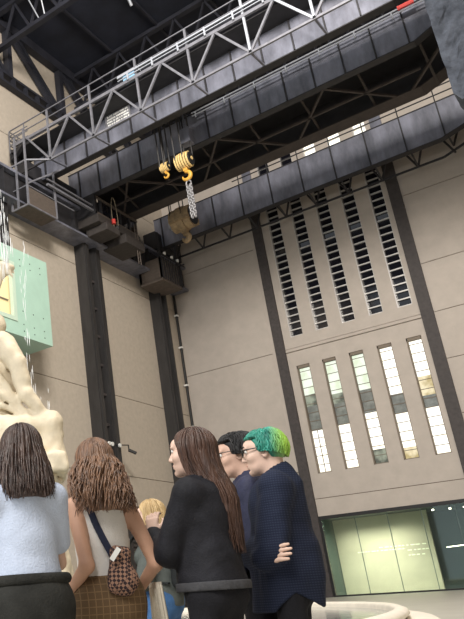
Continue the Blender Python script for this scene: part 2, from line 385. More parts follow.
# rear walkway, bottom lattice and the outer girder behind the second girder
yb = 42.9
g = MB(); prof = [(XA,27.2),(-4.4,27.2),(XB,28.3),(XB,29.3),(XA,29.3)]
g.add([(x,yb,z) for x,z in prof]+[(x,yb+.3,z) for x,z in prof], [(0,1,2,3,4),(9,8,7,6,5)]+[(i,i+5,(i+1)%5+5,(i+1)%5) for i in range(5)])
g.build('rear_girder', M['steel_dark'], c1)
MB().bar((XA,yb-.1,27.16),(-4.4,yb-.1,27.16),1.1,.08).bar((-4.4,yb-.1,27.16),(XB,yb-.1,28.26),1.1,.08).build('rear_flange', M['lattice'], c1)
MB().bar((XA,40.6,27.2),(-4.0,40.6,27.2),.13).build('middle_chord', M['lattice'], c1)
x = -25.2; k = 0
while x < -3.2:
    ya, yc = (38.4, yb) if k % 2 else (yb, 38.4)
    MB().bar((x,ya,27.2),(x+1.66,(ya+yc)/2,27.2),.13).bar((x+1.66,(ya+yc)/2,27.2),(x+3.32,yc,27.2),.13).build('bottom_brace', M['lattice'], c1)
    MB().bar((x+1.66,38.4,28.6),(x+1.66,yb,27.25),.13).build('cross_tie', M['lattice'], c1)
    x += 3.32; k += 1
MB().box(XA, XB, 38.5, yb+.2, 29.2, 29.3).build('walkway', M['steel_dark'], c1)
handrail(c1, -16.2, XB-.9, 37.5, 28.83, (.1,.32), 1.95, -15.95, M['rail_light'], .045)
MB().box(-3.9,-3.1,37.36,37.48,29.0,29.22).build('red_marker', M['red'], c1)
# end carriages with wheels on the runway rails
MB().box(-26.75,-25.8,32.6,43.2,26.95,28.1).build('end_carriage', M['steel_dark'], c1)
for y in (33.6, 35.0, 37.6, 39.0, 42.2): MB().tube([(-26.4,y,27.17),(-26.02,y,27.17)], .38, 18).build('wheel', M['steel'], c1)
MB().box(-1.9,-1.4,32.6,43.2,27.2,28.4).build('end_carriage', M['steel_dark'], c1)
# hanging basket under the near girder
bx0_, bx1_, by0_, by1_, bz_ = -26.1, -24.8, 31.2, 34.0, 23.85
MB().box(bx0_,bx1_,by0_,by1_,bz_,bz_+.1).build('basket_floor', M['timber'], c1)
MB().box(bx1_-.06,bx1_,by0_+.05,by1_,bz_+.1,bz_+1.25).box(bx0_,bx1_,by1_-.06,by1_,bz_+.1,bz_+1.25).build('basket_side', M['timber'], c1)
h = MB()
for q0, q1 in (((bx0_,by0_),(bx1_,by0_)),((bx0_,by0_),(bx0_,by1_)),((bx1_,by0_),(bx1_,by1_+2))): h.bar((*q0,bz_+1.35),(*q1,bz_+1.35),.06)
h.bar((bx0_,by0_,bz_),(bx1_,by0_,bz_),.09).bar((bx1_,by0_,bz_),(bx1_,by1_,bz_),.09)
h.build('basket_rail', M['rail'], c1)
for x, y, zt in ((bx1_,by0_,29.3),(bx0_+.5,by0_,29.0),(bx0_,by0_,bz_+1.4),(bx1_,by1_,27.2),(bx0_,by1_,27.2)): MB().bar((x,y,bz_),(x,y,zt),.11).build('basket_hanger', M['rail'], c1)
MB().bar((bx1_,by0_,27.0),(-23.7,yo,27.0),.1).bar((bx1_,by0_,25.3),(-24.2,34.0,27.2),.1).bar((bx0_,by0_,27.0),(bx1_,by0_,27.0),.1).build('bracket', M['rail'], c1)
MB().bar((-24.6,33,25.9),(-24.6,38,25.9),.16).bar((-24.6,33,26.3),(-24.6,38,26.3),.1).build('bus_bar', M['rail'], c1)
# cab and stepped trays below the second girder
cab = MB().box(-26.5,-24.4,37.95,38.15,25.7,27.2).box(-26.5,-24.4,38.0,43.4,25.6,25.8).box(-26.5,-26.3,38,43.4,25.8,27.1)
for y in (38.1, 38.7, 39.9, 41.1, 42.3, 43.2): cab.box(-24.6,-24.4,y,y+.16,25.8,27.15)
cab = cab.build('cab', M['steel_dark'], c1)
MB().box(-24.52,-24.46,38.8,43.2,25.9,27.1).build('pane', M['dark_glass'], cab)
MB().box(-24.45,-24.34,38.2,43.4,26.9,27.05).box(-24.45,-24.34,38.2,43.4,25.6,25.8).build('cab_frame', M['timber'], cab)
MB().box(-26.1,-24.25,38.0,40.0,25.0,25.6).build('tray', M['timber_dark'], c1, bevel=.04)
MB().box(-25.7,-23.95,38.5,40.1,24.45,25.0).build('tray', M['timber_dark'], c1, bevel=.04)
MB().box(-26.1,-24.2,40.5,43.3,25.0,25.6).build('tray', M['timber_dark'], c1, bevel=.04)
MB().box(-26.0,-24.0,40.9,43.4,24.3,25.0).build('tray', M['timber_dark'], c1, bevel=.04)
lp = [(-24.1, 39.9+.36*math.sin(t), 25.9-(1.0*math.cos(t) if math.cos(t) > 0 else 1.6*math.cos(t))) for t in np.linspace(-PI*.95, PI*.95, 17)]
MB().tube(lp, .028, 6).build('cable_loop', mat('old_cable', (.30,.25,.17), .7), c1)
MB().tube([(-24.05,39.6,25.6),(-24.05,39.6,25.25)], .14, 12).build('red_lamp', M['red'], c1)
MB().tube([(-24.05,40.0,25.2),(-24.05,40.0,24.9)], .16, 12).build('bell', M['black'], c1)
lad = MB()
for q in (0,.3): lad.tube([(-24.2,42.6+q,26.4),(-24.2,42.6+q,23.2)], .04, 6)
for i in range(9): lad.tube([(-24.2,42.6,23.4+i*.32),(-24.2,42.9,23.4+i*.32)], .03, 6)
lad.build('ladder', M['timber'], c1)
# sign, box on the walkway
sg = MB().box(-20.35,-18.5,33.9,33.96,28.3,29.2).build('sign_board', mat('sign_back', (.16,.16,.18), .6), c1)
rr = random.Random(11)
tx = MB()
for r_ in range(4):
    x = -20.2 + rr.uniform(0,.1); z = 28.38+r_*.2; px = x
    pts = []
    while x < -18.65:
        l = rr.uniform(.05,.11); pts.append((x, x+l)); x += l+rr.choice((.03,.03,.09))
    # each line of lettering is one connected run of marks on a hairline
    tx.box(pts[0][0], pts[-1][1], 33.885, 33.9, z+.055, z+.065)
    for p0, p1 in pts: tx.box(p0, p1, 33.87, 33.9, z, z+.12)
tx.build('lettering', M['white_paint'], sg)
MB().box(-17.85,-17.0,32.35,32.65,29.5,29.95).build('switch_box', mat('pale_blue', (.30,.52,.72), .4), c1, bevel=.02)
MB().box(-18.15,-16.8,32.25,32.75,30.0,30.1).build('switch_box_lid', M['rail_light'], c1)
# trolley between the girders
tr = MB().box(-18.5,-14.6,34.7,37.9,29.5,30.3).build('trolley', M['steel_dark'], c1)
MB().tube([(-18.0,36.1,30.7),(-15.2,36.1,30.7)], .5, 16).build('drum', M['steel'], tr)
MB().box(-16.8,-16.1,36.4,37.0,26.6,27.6).build('limit_box', M['steel'], tr)
MB().tube([(-16.45,36.7,27.6),(-16.45,36.7,29.5)], .05, 6).build('limit_rope', M['steel'], tr)

c2 = empty('overhead_crane', (-14, 49.5, 26.78), 'dark plate girder crane against the far end wall, behind the nearer crane', 'crane')
girder(c2, 49.2, 27.25, 29.85, XA+.3, XB, -4.9, 2.31, -25.4)
x = -25.2; k = 0
MB().bar((XA+.6,50.9,26.75),(-5.2,50.9,26.75),.12).bar((-5.2,50.9,26.75),(XB,50.9,28.0),.12).build('lower_chord', M['steel_dark'], c2)
while x < XB-2:
    zz = 26.75 if x < -5 else 27.3
    MB().bar((x,50.9,zz),(x+1.15,50.3,29.3),.1).build('diagonal_brace', M['steel_dark'], c2)
    MB().bar((x+1.15,50.3,29.3),(x+2.3,50.9,zz),.1).build('diagonal_brace', M['steel_dark'], c2)
    MB().bar((x,50.9,zz),(x,49.4,27.3),.1).build('tie', M['steel_dark'], c2)
    x += 2.3
MB().box(XA+.6,XB,49.7,51.2,29.6,29.7).build('walkway', M['steel_dark'], c2)
handrail(c2, -19.0, XB, 49.3, 29.9, (.55,1.1), 2.31, -18.5, M['steel_dark'], .045)
MB().box(-26.7,-25.6,48.2,52.2,26.85,28.4).build('end_carriage', M['steel_dark'], c2)
for y in (48.9, 51.5): MB().tube([(-26.4,y,27.15),(-26.02,y,27.15)], .38, 18).build('wheel', M['steel'], c2)
MB().box(-2.0,-1.5,48.2,52.2,27.2,29.6).build('end_carriage', M['steel_dark'], c2)
cg = MB().box(-26.6,-24.6,46.6,49.6,23.3,23.55).box(-26.6,-26.4,46.6,49.6,23.5,25.2).box(-26.6,-24.6,46.6,46.75,23.5,25.2).box(-26.6,-24.6,49.45,49.6,23.5,25.2).box(-24.75,-24.6,46.6,49.6,23.5,25.2).build('cage', M['timber'], c2)
sl = MB()
for i in range(9): sl.box(-24.6,-24.54,46.65+i*.36,46.8+i*.36,23.5,25.3)
sl.build('slat', M['steel_dark'], cg)
MB().bar((-24.55,46.2,25.5),(-24.55,50.3,25.5),.1).bar((-26.6,49.7,25.3),(-24.2,49.7,25.4),.1).build('cage_rail', M['steel_dark'], c2)
for y in (47.2, 48.3, 49.2): MB().tube([(-24.5,y,25.55),(-24.5,y,25.75)], .12).build('insulator', M['white_paint'], c2)
for x, y in ((-24.7,46.8),(-26.4,46.8),(-24.7,49.5),(-26.4,49.5)): MB().bar((x,y,25.2),(x,y,27.4),.15).build('hanger', M['steel_dark'], c2)
# dark mesh lamp and junction box between the cranes
e = empty('hanging_lamp', (-23.6, 47.6, 28), 'small pale box hanging among the dark lattice left of the hooks', 'lamp')
MB().box(-23.9,-23.3,47.4,47.9,27.6,28.5).build('box', M['rail_light'], e); MB().tube([(-23.6,47.6,28.5),(-23.6,47.6,31.2)], .04).build('rod', M['black'], e)
wb = empty('service_duct', (-16, 47.6, 29.4), 'light grey duct end showing between the two cranes', 'duct')
MB().box(-18.3,-8.5,51.2,52.6,30.55,30.75).build('shelf', M['concrete_end'], wb)

def hook_block(loc, label, big, striped, oldb=False):
    x, y, z = loc; e = empty('hook_block', loc, label, 'crane hook', 'crane hook blocks')
    R = (.92 if oldb else .52) if big else .3; my = M['old_block'] if oldb else M['yellow_pale']; W = R*.9
    b = MB(); N = 20
    ang = lambda t: (R*math.cos(t), R*1.08*math.sin(t))
    prof = [ang(2*PI*k/N) for k in range(N)]
    slabs = 6 if striped else 3
    for q in range(slabs):
        x0 = x - W + 2*W*q/slabs; x1 = x0 + 2*W/slabs*(.58 if striped else .93)
        sc = 1 - .12*abs(q-(slabs-1)/2)/(slabs/2)
        vs = [(xx, y+p[0]*sc, z+R+p[1]*sc) for xx in (x0, x1) for p in prof]
        b.add(vs, [tuple(range(N)), tuple(range(2*N-1, N-1, -1))] + [(k, N+k, N+(k+1)%N, (k+1)%N) for k in range(N)])
    b.build('sheave_cover', my, e)
    MB().tube([(x-W*1.05,y,z+R),(x+W*1.05,y,z+R)], R*.78, 18).build('sheave', M['black'], e)
    MB().tube([(x-W*1.12,y,z+R),(x+W*1.12,y,z+R)], R*.22, 12).build('axle', my, e)
    if oldb:
        MB().box(x-W*.95,x+W*1.0,y-R*1.04,y+R*1.04,z+R*.5,z+R*1.0).build('strap', my, e)
    MB().bar((x,y,z+R*.3),(x,y,z-R*.35),R*.5,R*.45).build('shank', M['yellow'] if not oldb else my, e, bevel=.03)
    pts = [(x + R*.42*math.sin(t)*1.0, y, z - R*.85 - R*.5*math.cos(t) + R*.1) for t in np.linspace(PI*.95, -PI*.62, 16)][::-1]
    hk = .55 if oldb else 1
    pts = [(x, y, z-R*.3)] + [(x + R*.5*hk*math.sin(t), y, z - R*(.45+.5*hk) + R*.5*hk*math.cos(t)) for t in np.linspace(0, PI*1.55, 16)]
    MB().tube(pts, [R*.2]*3+[R*.24]*9+[R*.2,R*.17,R*.13,R*.1,R*.06], 10).build('hook', M['yellow'] if not oldb else my, e, smooth=True)
    top = 29.5 if not oldb else 30.6
    for q in range(4 if big else 4):
        xx = x - W*.8 + 1.6*W*q/3; yy = y + (R*.85 if q % 2 else -R*.85)
        MB().tube([(xx,yy,z+R),(xx,yy,top)], .045, 6).build('rope', M['column'], e)
    return e
hook_block((-16.55, 36.1, 24.65), 'large yellow striped hook block on ropes with a grey chain below it', True, True)
hook_block((-17.85, 36.1, 25.05), 'small yellow striped hook block hanging left of the large one', False, True)
hook_block((-22.35, 46.9, 26.75), 'heavy brown hook block hanging behind and below the striped ones', True, False, True)
ch = empty('chain', (-16.5, 36.1, 21.4), 'grey lifting chain doubled over the large yellow hook', 'chain')
for i in range(11):
    z = 23.4 - i*.195; c = MB()
    for dx in (-.1, .1):
        ring = [(-16.5+dx+(.07*math.cos(t) if i%2 else .02*math.cos(t)), 36.1+(.02*math.cos(t) if i%2 else .07*math.cos(t)), z+.135*math.sin(t)) for t in np.linspace(0, 2*PI, 13)]
        c.tube(ring, .05, 6)
    c.build('link', M['chain'], ch, smooth=True)
MB().tube([(-16.5+.16*math.cos(t), 36.1, 23.6+.22*math.sin(t)) for t in np.linspace(0,2*PI,17)], .05, 8).build('top_ring', M['chain'], ch, smooth=True)

# ------------------------------------------------------------------ roof steel
rt = empty('wall_truss', (-26.6, 35, 34.5), 'dark lattice truss along the top of the left wall', 'truss')
MB().box(XL+.05,-26.6,18,YE-.1,34.45,34.65).box(XL+.05,-26.6,18,YE-.1,35.2,35.4).build('lower_chord', M['roof_steel'], rt)
for y in np.arange(18.5, 52, 1.3): MB().box(-26.85,-26.62,y,y+.3,34.6,35.25).build('batten', M['roof_steel'], rt)
MB().box(XL+.05,-26.5,18,YE-.1,39.2,ZC-.02).build('upper_chord', M['roof_steel'], rt)
for y in np.arange(20.6, 46, 6):
    MB().bar((-26.8,y,35.3),(-26.8,y,39.3),.45).build('post', M['roof_steel'], rt)
    MB().bar((-26.8,y+.4,39.3),(-26.8,y+5.0,35.3),.3).build('diagonal_brace', M['roof_steel'], rt)
    MB().bar((-26.8,y+1.2,39.3),(-26.8,y+5.8,35.3),.3).build('diagonal_brace', M['roof_steel'], rt)
for i, (y, lab) in enumerate(((31.3, 'dark roof truss crossing the ceiling nearest the camera'), (40.5, 'dark roof truss crossing the ceiling above the near crane'), (49.5, 'dark roof truss crossing the ceiling near the end wall'))):
    e = empty('roof_truss', (-11, y, 36.4), lab, 'truss', 'roof trusses')
    MB().bar((XL+.3,y,36.7),(-.5,y,36.7),.4,.3).build('lower_chord', M['roof_steel'], e)
    MB().bar((XL+.3,y,39.7),(-.5,y,39.7),.4,.3).build('upper_chord', M['roof_steel'], e)
    for x in np.arange(-26, -1.5, 2.4): MB().bar((x,y,36.8),(x+1.2,y,39.6),.15).bar((x+1.2,y,39.6),(x+2.4,y,36.8),.15).build('web_brace', M['roof_steel'], e)
for i, x in enumerate((-22.9, -18.9, -14.9, -10.9, -6.9, -2.9)):
    MBo = MB().bar((x,23.2,39.85),(x,YE-.1,39.85),.16,.24).build('purlin', M['roof_steel'])
    tag(MBo, 'long dark purlin running along the ceiling', 'purlin', 'ceiling purlins')
for i, (a, b, r) in enumerate((((-22.7,31.3,36.62),(-23.5,30.2,ZC-.04),.045),((-22.3,31.3,36.62),(-21.7,29.6,ZC-.04),.045),((-22.3,33.0,39.9),(-19.5,34.2,39.9),.03),((-18.6,36.3,38.6),(-18.6,35.3,ZC-.12),.11),((-14.0,37.6,38.0),(-13.7,36.6,ZC-.15),.14))):
    o = MB().tube([a,b], r, 8).build('bracing_rod', M['rail_light'])
    tag(o, 'pale metal bracing rod under the dark ceiling', 'rod', 'pale ceiling rods')

# rough grey slab hanging overhead at the right, close to the camera
sb = MB(); rr = random.Random(3); X0, X1, Ya, Yc, Za = -.428, .6, 6.0, 6.3, 4.45
nx_, nz_, ny_ = 24, 90, 6
def sl_pt(i, j, k):
    x = X0+(X1-X0)*i/nx_; z0 = Za-.35*(i/nx_)-.06*math.sin(i*1.3); z = z0+(9.4-z0)*j/nz_; y = Ya+(Yc-Ya)*k/ny_
    return (x+rr.uniform(-.004,.004), y+rr.uniform(-.012,.012), z+rr.uniform(-.012,.012))
idx = {}; vs = []; fs = []
def gi(i, j, k):
    if (i,j,k) not in idx: idx[(i,j,k)] = len(vs); vs.append(sl_pt(i,j,k))
    return idx[(i,j,k)]
for i in range(nx_):
    for j in range(nz_):
        for k in (0, ny_): fs.append((gi(i,j,k),gi(i+1,j,k),gi(i+1,j+1,k),gi(i,j+1,k)))
    for k in range(ny_):
        for j in (0, nz_): fs.append((gi(i,j,k),gi(i+1,j,k),gi(i+1,j,k+1),gi(i,j,k+1)))
for j in range(nz_):
    for k in range(ny_):
        for i in (0, nx_): fs.append((gi(i,j,k),gi(i,j+1,k),gi(i,j+1,k+1),gi(i,j,k+1)))
sb.add(vs, fs)
hs = empty('hanging_slab', (.1, 6.15, 4.1), 'rough dark grey slab hanging overhead at the upper right corner', 'slab')
sb.build('slab', M['rough_grey'], hs)
MB().tube([(-.2,6.15,9.3),(-.2,6.15,14)], .05).tube([(.4,6.15,9.3),(.4,6.15,14)], .05).build('suspension_rod', M['black'], hs)
MB().bar((-.3,6.15,14),(6.98,6.15,14),.25,.3).build('support_arm', M['steel_dark'], hs)
# ------------------------------------------------------------------ solid modelling by distance fields (for plaster, bodies, cloth, hair)
def rotm(ax, ang): return np.array(Matrix.Rotation(ang, 3, ax))
class SDF:
    def __init__(s): s.p = []
    def cap(s, a, b, ra, rb=None, k=.02, sub=False):
        a = np.array(a, float); b = np.array(b, float); rb = ra if rb is None else rb
        def f(P):
            ba = b-a; t = np.clip(((P-a) @ ba)/max(ba@ba, 1e-12), 0, 1)
            return np.sqrt((((P-a)-t[..., None]*ba)**2).sum(-1)) - (ra+(rb-ra)*t)
        r = max(ra, rb); s.p.append((f, np.minimum(a, b)-r, np.maximum(a, b)+r, k, sub)); return s
    def ell(s, c, r, R=None, k=.02, sub=False):
        c = np.array(c, float); r = np.array(r, float)
        def f(P):
            q = P-c
            if R is not None: q = q @ R
            k0 = np.sqrt(((q/r)**2).sum(-1)); k1 = np.sqrt(((q/r**2)**2).sum(-1))+1e-9
            return k0*(k0-1)/k1
        m = r.max() if R is not None else r
        s.p.append((f, c-m, c+m, k, sub)); return s
    def box(s, c, h, rd=.01, R=None, k=.02, sub=False):
        c = np.array(c, float); h = np.array(h, float)
        def f(P):
            q = P-c
            if R is not None: q = q @ R
            q = np.abs(q)-h+rd
            return np.sqrt((np.maximum(q, 0)**2).sum(-1)) + np.minimum(q.max(-1), 0) - rd
        m = np.linalg.norm(h) if R is not None else h
        s.p.append((f, c-m, c+m, k, sub)); return s
    def mesh(s, h, noise=None, cut=None):
        lo = np.min([p[1] for p in s.p if not p[4]], 0)-3*h-.02; hi = np.max([p[2] for p in s.p if not p[4]], 0)+3*h+.02
        n = np.ceil((hi-lo)/h).astype(int)+1
        F = np.full(n, 1.0, np.float32)
        ax = [lo[i]+h*np.arange(n[i]) for i in range(3)]
        for f, a, b, k, sub in s.p:
            i0 = np.clip(np.floor((a-k-2.5*h-lo)/h).astype(int), 0, n-1); i1 = np.clip(np.ceil((b+k+2.5*h-lo)/h).astype(int)+1, 1, n)
            if (i1 <= i0).any(): continue
            P = np.stack(np.meshgrid(*[ax[i][i0[i]:i1[i]] for i in range(3)], indexing='ij'), -1)
            d = f(P); sl = tuple(slice(i0[i], i1[i]) for i in range(3)); A = F[sl]
            if sub: d = -d; hh = np.clip(.5-.5*(A-d)/k, 0, 1); F[sl] = A*(1-hh)+d*hh+k*hh*(1-hh)
            else: hh = np.clip(.5+.5*(A-d)/k, 0, 1); F[sl] = A*(1-hh)+d*hh-k*hh*(1-hh)
        if noise or cut:
            P = np.stack(np.meshgrid(*ax, indexing='ij'), -1)
            if noise: F = F + noise(P)
            if cut: F = np.maximum(F, cut(P))
        return surfnet(F, lo, h)
def surfnet(F, lo, h):
    I = F < 0; n = np.array(F.shape)
    c = np.zeros(n-1, int)
    for dx in (0,1):
        for dy in (0,1):
            for dz in (0,1): c += I[dx:n[0]-1+dx, dy:n[1]-1+dy, dz:n[2]-1+dz]
    act = (c > 0) & (c < 8); idx = np.full(n-1, -1); ids = np.argwhere(act); idx[act] = np.arange(len(ids))
    acc = np.zeros((len(ids), 3)); cnt = np.zeros(len(ids))
    cor = [(a, b, d) for a in (0,1) for b in (0,1) for d in (0,1)]
    for p in cor:
        for ax in range(3):
            if p[ax]: continue
            q = list(p); q[ax] = 1
            fa = F[tuple((ids+p).T)]; fb = F[tuple((ids+q).T)]; m = (fa < 0) != (fb < 0)
            t = np.where(m, fa/(np.where(m, fa-fb, 1)), 0); e = np.tile(np.array(p, float), (len(ids), 1)); e[:, ax] = t
            acc[m] += e[m]; cnt[m] += 1
    V = lo+h*(ids+acc/cnt[:, None]); Q = []
    for ax in range(3):
        o1, o2 = [(1,2),(2,0),(0,1)][ax]
        s0 = [slice(None)]*3; s1 = [slice(None)]*3; s0[ax] = slice(0, -1); s1[ax] = slice(1, None)
        fl = np.argwhere(I[tuple(s0)] != I[tuple(s1)])
        ok = (fl[:, o1] > 0) & (fl[:, o2] > 0) & (fl[:, o1] < n[o1]-1) & (fl[:, o2] < n[o2]-1); fl = fl[ok]
        inn = I[tuple(fl.T)]
        def cell(a, b):
            g = fl.copy(); g[:, o1] -= a; g[:, o2] -= b; return idx[tuple(g.T)]
        q = np.stack([cell(1,1), cell(0,1), cell(0,0), cell(1,0)], -1); q[~inn] = q[~inn][:, ::-1]; Q.append(q)
    return V, np.concatenate(Q)
def vnoise(P, sc, seed=0):
    """smooth value noise in -1..1"""
    q = P*sc + seed*17.3; i = np.floor(q).astype(np.int64); f = q-i; f = f*f*(3-2*f); r = 0
    for a in (0,1):
        for b in (0,1):
            for c in (0,1):
                hsh = (i[...,0]+a)*374761393 + (i[...,1]+b)*668265263 + (i[...,2]+c)*2147483647 + seed*1013
                hsh = (hsh ^ (hsh >> 13))*1274126177 & 0xffffffff; hsh = (hsh ^ (hsh >> 16)) & 0xffff
                w = (f[...,0] if a else 1-f[...,0])*(f[...,1] if b else 1-f[...,1])*(f[...,2] if c else 1-f[...,2])
                r = r + w*(hsh/32767.5-1)
    return r
def link_mesh(name, VQ, m, parent=None, smooth=True):
    """VQ: list of (V, Q) pieces joined into one mesh object, coordinates local to the parent"""
    me = bpy.data.meshes.new(name); vs = []; fs = []; o = 0
    for V, Q in VQ:
        vs.append(V); fs += (np.asarray(Q)+o).tolist(); o += len(V)
    me.from_pydata(np.concatenate(vs).tolist(), [], fs)
    for x in (m if isinstance(m, (list, tuple)) else [m]): me.materials.append(x)
    if smooth: me.polygons.foreach_set('use_smooth', [True]*len(me.polygons))
    me.update(); ob = bpy.data.objects.new(name, me); COL.objects.link(ob); ob.parent = parent
    return ob

A3 = lambda *v: np.array(v, float)
# ------------------------------------------------------------------ fountain
FC = (-13.5, 10.0)
fo = empty('fountain', (FC[0], FC[1], 0), 'big cream fountain basin with a white rounded rim and grey water, beyond the people', 'fountain')
def ell_lathe(prof, sx=1.0, sy=1.5, n=160): return MB().lathe(prof, n, (FC[0], FC[1], 0), sx, sy)
FR = 9.96
ell_lathe([(FR-.3,.0),(FR-.22,.2),(FR-.2,.35),(FR-.16,.395),(FR-.07,.405),(FR+.03,.36),(FR+.06,.30),(FR-.02,.23),(FR-.1,.18),(FR-.05,.12),(FR+.05,0)]).build('basin', M['rim'], fo, smooth=True)
ell_lathe([(FR-.1,0),(FR+.52,0),(FR+.56,.12),(FR+.46,.19),(FR+.0,.21)]).build('outer_step', M['rim'], fo, smooth=True)
ell_lathe([(.01,.0),(FR-.28,.0)]).build('basin_floor', M['rim'], fo)
ell_lathe([(.01,.27),(FR-.21,.27)]).build('water', M['water'], fo)
def at(x, y, d):
    """the point at a given pixel and depth of the photograph"""
    v = Vector(((x-PX)/FPX*d, -(y-PY)/FPX*d, -d)); return cam.matrix_world @ v
SB = at(4, 474, 12.5); pc = (SB.x-.1, SB.y+.1)
pd = SDF().cap((pc[0],pc[1],.0),(pc[0],pc[1],1.2),1.1,1.0,k=.1).cap((pc[0],pc[1],1.2),(pc[0],pc[1],SB.z-.35),1.0,.8,k=.3).ell((pc[0],pc[1],SB.z-.2),(1.0,.95,.2),k=.1)
V, Q = pd.mesh(.05, lambda P: .05*vnoise(P,3,1)+.03*vnoise(P,9,2))
link_mesh('pedestal', [(V-A3(FC[0],FC[1],0), Q)], M['plaster'], fo)
# plain seated plaster figure on the pedestal, its right side towards the path of the people
SX, SY = .757, .653
sroot = empty('statue', tuple(SB), 'large cream plaster seated figure on the fountain pedestal at the left edge', 'statue', rz=math.atan2(SY, SX))
q = .0169
def sp(x, y, d=0): return (.017*(x-4)+.00103*(474-y), d, .0174*(474-y)+6e-6*(474-y)**2)
st = SDF()
st.ell(sp(-4,400),(.46,.42,.62),k=.05).cap(sp(-4,372),sp(-3,352),.36,.24,k=.12).ell(sp(-6,326),(.2,.2,.27),k=.06).cap(sp(-3,350),sp(-5,335),.12,k=.06).ell(sp(1,327,-.02),(.12,.13,.17),k=.08)
st.cap(sp(4,352,-.3),sp(17,374,-.42),.25,.2,k=.09).cap(sp(17,374,-.42),sp(27,403,-.42),.19,.15,k=.05).cap(sp(27,403,-.42),sp(46,426,-.36),.15,.11,k=.05).ell(sp(50,425,-.36),(.14,.1,.08),k=.05)
st.cap(sp(-10,352,.32),sp(-22,300,.2),.19,.14,k=.09).cap(sp(-22,300,.2),sp(2,270,-.1),.14,.1,k=.05).ell(sp(8,271,-.1),(.17,.12,.1),k=.05).cap(sp(8,270,-.1),sp(15,277,-.1),.06,.045,k=.04).cap(sp(8,273,-.16),sp(14,283,-.16),.05,.035,k=.03)
st.cap(sp(2,275,-.1),sp(-3,290,-.1),.11,.08,k=.08)
for dd in (-.32, .3):
    st.cap(sp(0,436,dd),sp(50,432,dd),.3,.22,k=.1).cap(sp(50,432,dd),sp(58,474,dd*.9),.22,.16,k=.08)
st.ell(sp(5,446),(.62,.62,.36),k=.1).ell(sp(30,450),(.55,.5,.3),k=.12).cap(sp(20,430,-.4),sp(58,440,-.1),.14,k=.1)
for q0, q1, rr_ in (((-4,398),(30,424),.1),((2,412),(44,436),.09),((8,425),(56,452),.1),((-6,384),(20,412),.08),((-8,372),(8,396),.07),((18,440),(60,462),.09)): st.cap(sp(*q0,-.4),sp(*q1,-.36),rr_,rr_*.8,k=.035)
st.box(sp(18,472),(.82,.72,.17),.06,k=.06)
def stn(P): return (.028*vnoise(P,3.2,5)+.014*vnoise(P,8,6)+.007*vnoise(P,19,8))+.03*np.abs(np.sin(P[...,0]*6+P[...,2]*4+1.5*vnoise(P,2,9)))
link_mesh('figure', [st.mesh(.03, stn)], M['plaster'], sroot)


def spray(path, n, r, seed, spread):
    rr = random.Random(seed); mb_ = MB()
    for i in range(n):
        t = rr.random(); k = t*(len(path)-1); a = int(k); f = k-a; p = Vector(path[a]).lerp(Vector(path[min(a+1, len(path)-1)]), f)
        p += Vector((rr.gauss(0,spread), rr.gauss(0,spread), 0)); L = rr.uniform(.05,.22)*(1+t)
        mb_.tube([p, p-Vector((0,0,L*.5)), p-Vector((0,0,L))], [r*.4, r*rr.uniform(.6,1.2), r*.2], 5)
    return mb_
for lab, path, n_, r_, sd_, spd in (('thin stream of falling water drops in front of the mint green box', [(24,238),(25,300),(28,350),(33,400),(37,450)], 55, .006, 3, .04),
                  ('splashing white water at the far left edge above the mint green box', [(-4,190),(2,215),(5,240),(3,262)], 80, .007, 5, .06),
                  ('faint water drops falling between the statue and the left wall', [(45,385),(47,420),(50,450)], 16, .005, 8, .08)):
    o = spray([at(x, y, 12.6) for x, y in path], n_, r_, sd_, spd).build('water_jet', M['spray'])
    tag(o, lab, 'water', kind='stuff')
# ------------------------------------------------------------------ people
def skinmat(name, c): return mat(name, c, .55, spec=.35, var=.06, vscale=14)
M['skin'] = skinmat('skin', (.60,.39,.30)); M['skin_tan'] = skinmat('skin_tan', (.50,.29,.20)); M['skin_pale'] = skinmat('skin_pale', (.66,.46,.37))
M['lips'] = mat('lips', (.45,.17,.15), .5); M['eye_white'] = mat('eye_white', (.75,.73,.7), .3); M['iris'] = mat('iris', (.02,.012,.008), .2)
def hairmat(name, c, c2, sc=9, rough=.42):
    return mat(name, c, rough, spec=.45, var=.5, vscale=sc, col2=c2, stretch=(5,5,.7), bump=.35, bscale=22)
M['hair_dark'] = hairmat('hair_dark', (.085,.050,.038), (.018,.011,.010))
M['hair_curly'] = hairmat('hair_curly', (.26,.14,.08), (.05,.027,.018), 9)
M['hair_brown'] = hairmat('hair_brown', (.105,.052,.034), (.034,.018,.014), 7)
M['hair_black'] = hairmat('hair_black', (.010,.009,.010), (.004,.004,.005), 9, .6)
M['hair_blond'] = hairmat('hair_blond', (.62,.45,.23), (.36,.24,.11))
def dyed():
    m = hairmat('hair_green', (.05,.36,.27), (.01,.13,.10), 8); nt = m.node_tree; b = nt.nodes['Principled BSDF']
    src = b.inputs['Base Color'].links[0].from_socket; tc = nt.nodes.new('ShaderNodeTexCoord'); sx = nt.nodes.new('ShaderNodeSeparateXYZ')
    nt.links.new(tc.outputs['Object'], sx.inputs[0]); mr = nt.nodes.new('ShaderNodeMapRange'); mr.inputs[1].default_value = -.03; mr.inputs[2].default_value = -.105
    nt.links.new(sx.outputs[1], mr.inputs[0]); mx = nt.nodes.new('ShaderNodeMixRGB'); nt.links.new(mr.outputs[0], mx.inputs[0])
    nt.links.new(src, mx.inputs[1]); mx.inputs[2].default_value = (.32,.55,.07,1); nt.links.new(mx.outputs[0], b.inputs['Base Color']); return m
M['hair_green'] = dyed()
def cloth(name, c, var=.12, rough=.85, sc=12, bump=.25, bs=120): return mat(name, c, rough, spec=.2, var=var, vscale=sc, bump=bump, bscale=bs)
M['tee_blue'] = cloth('tee_blue', (.47,.53,.66), .06); M['corduroy'] = cloth('corduroy', (.022,.022,.020), .3)
M['tank_white'] = cloth('tank_white', (.66,.63,.60), .05)
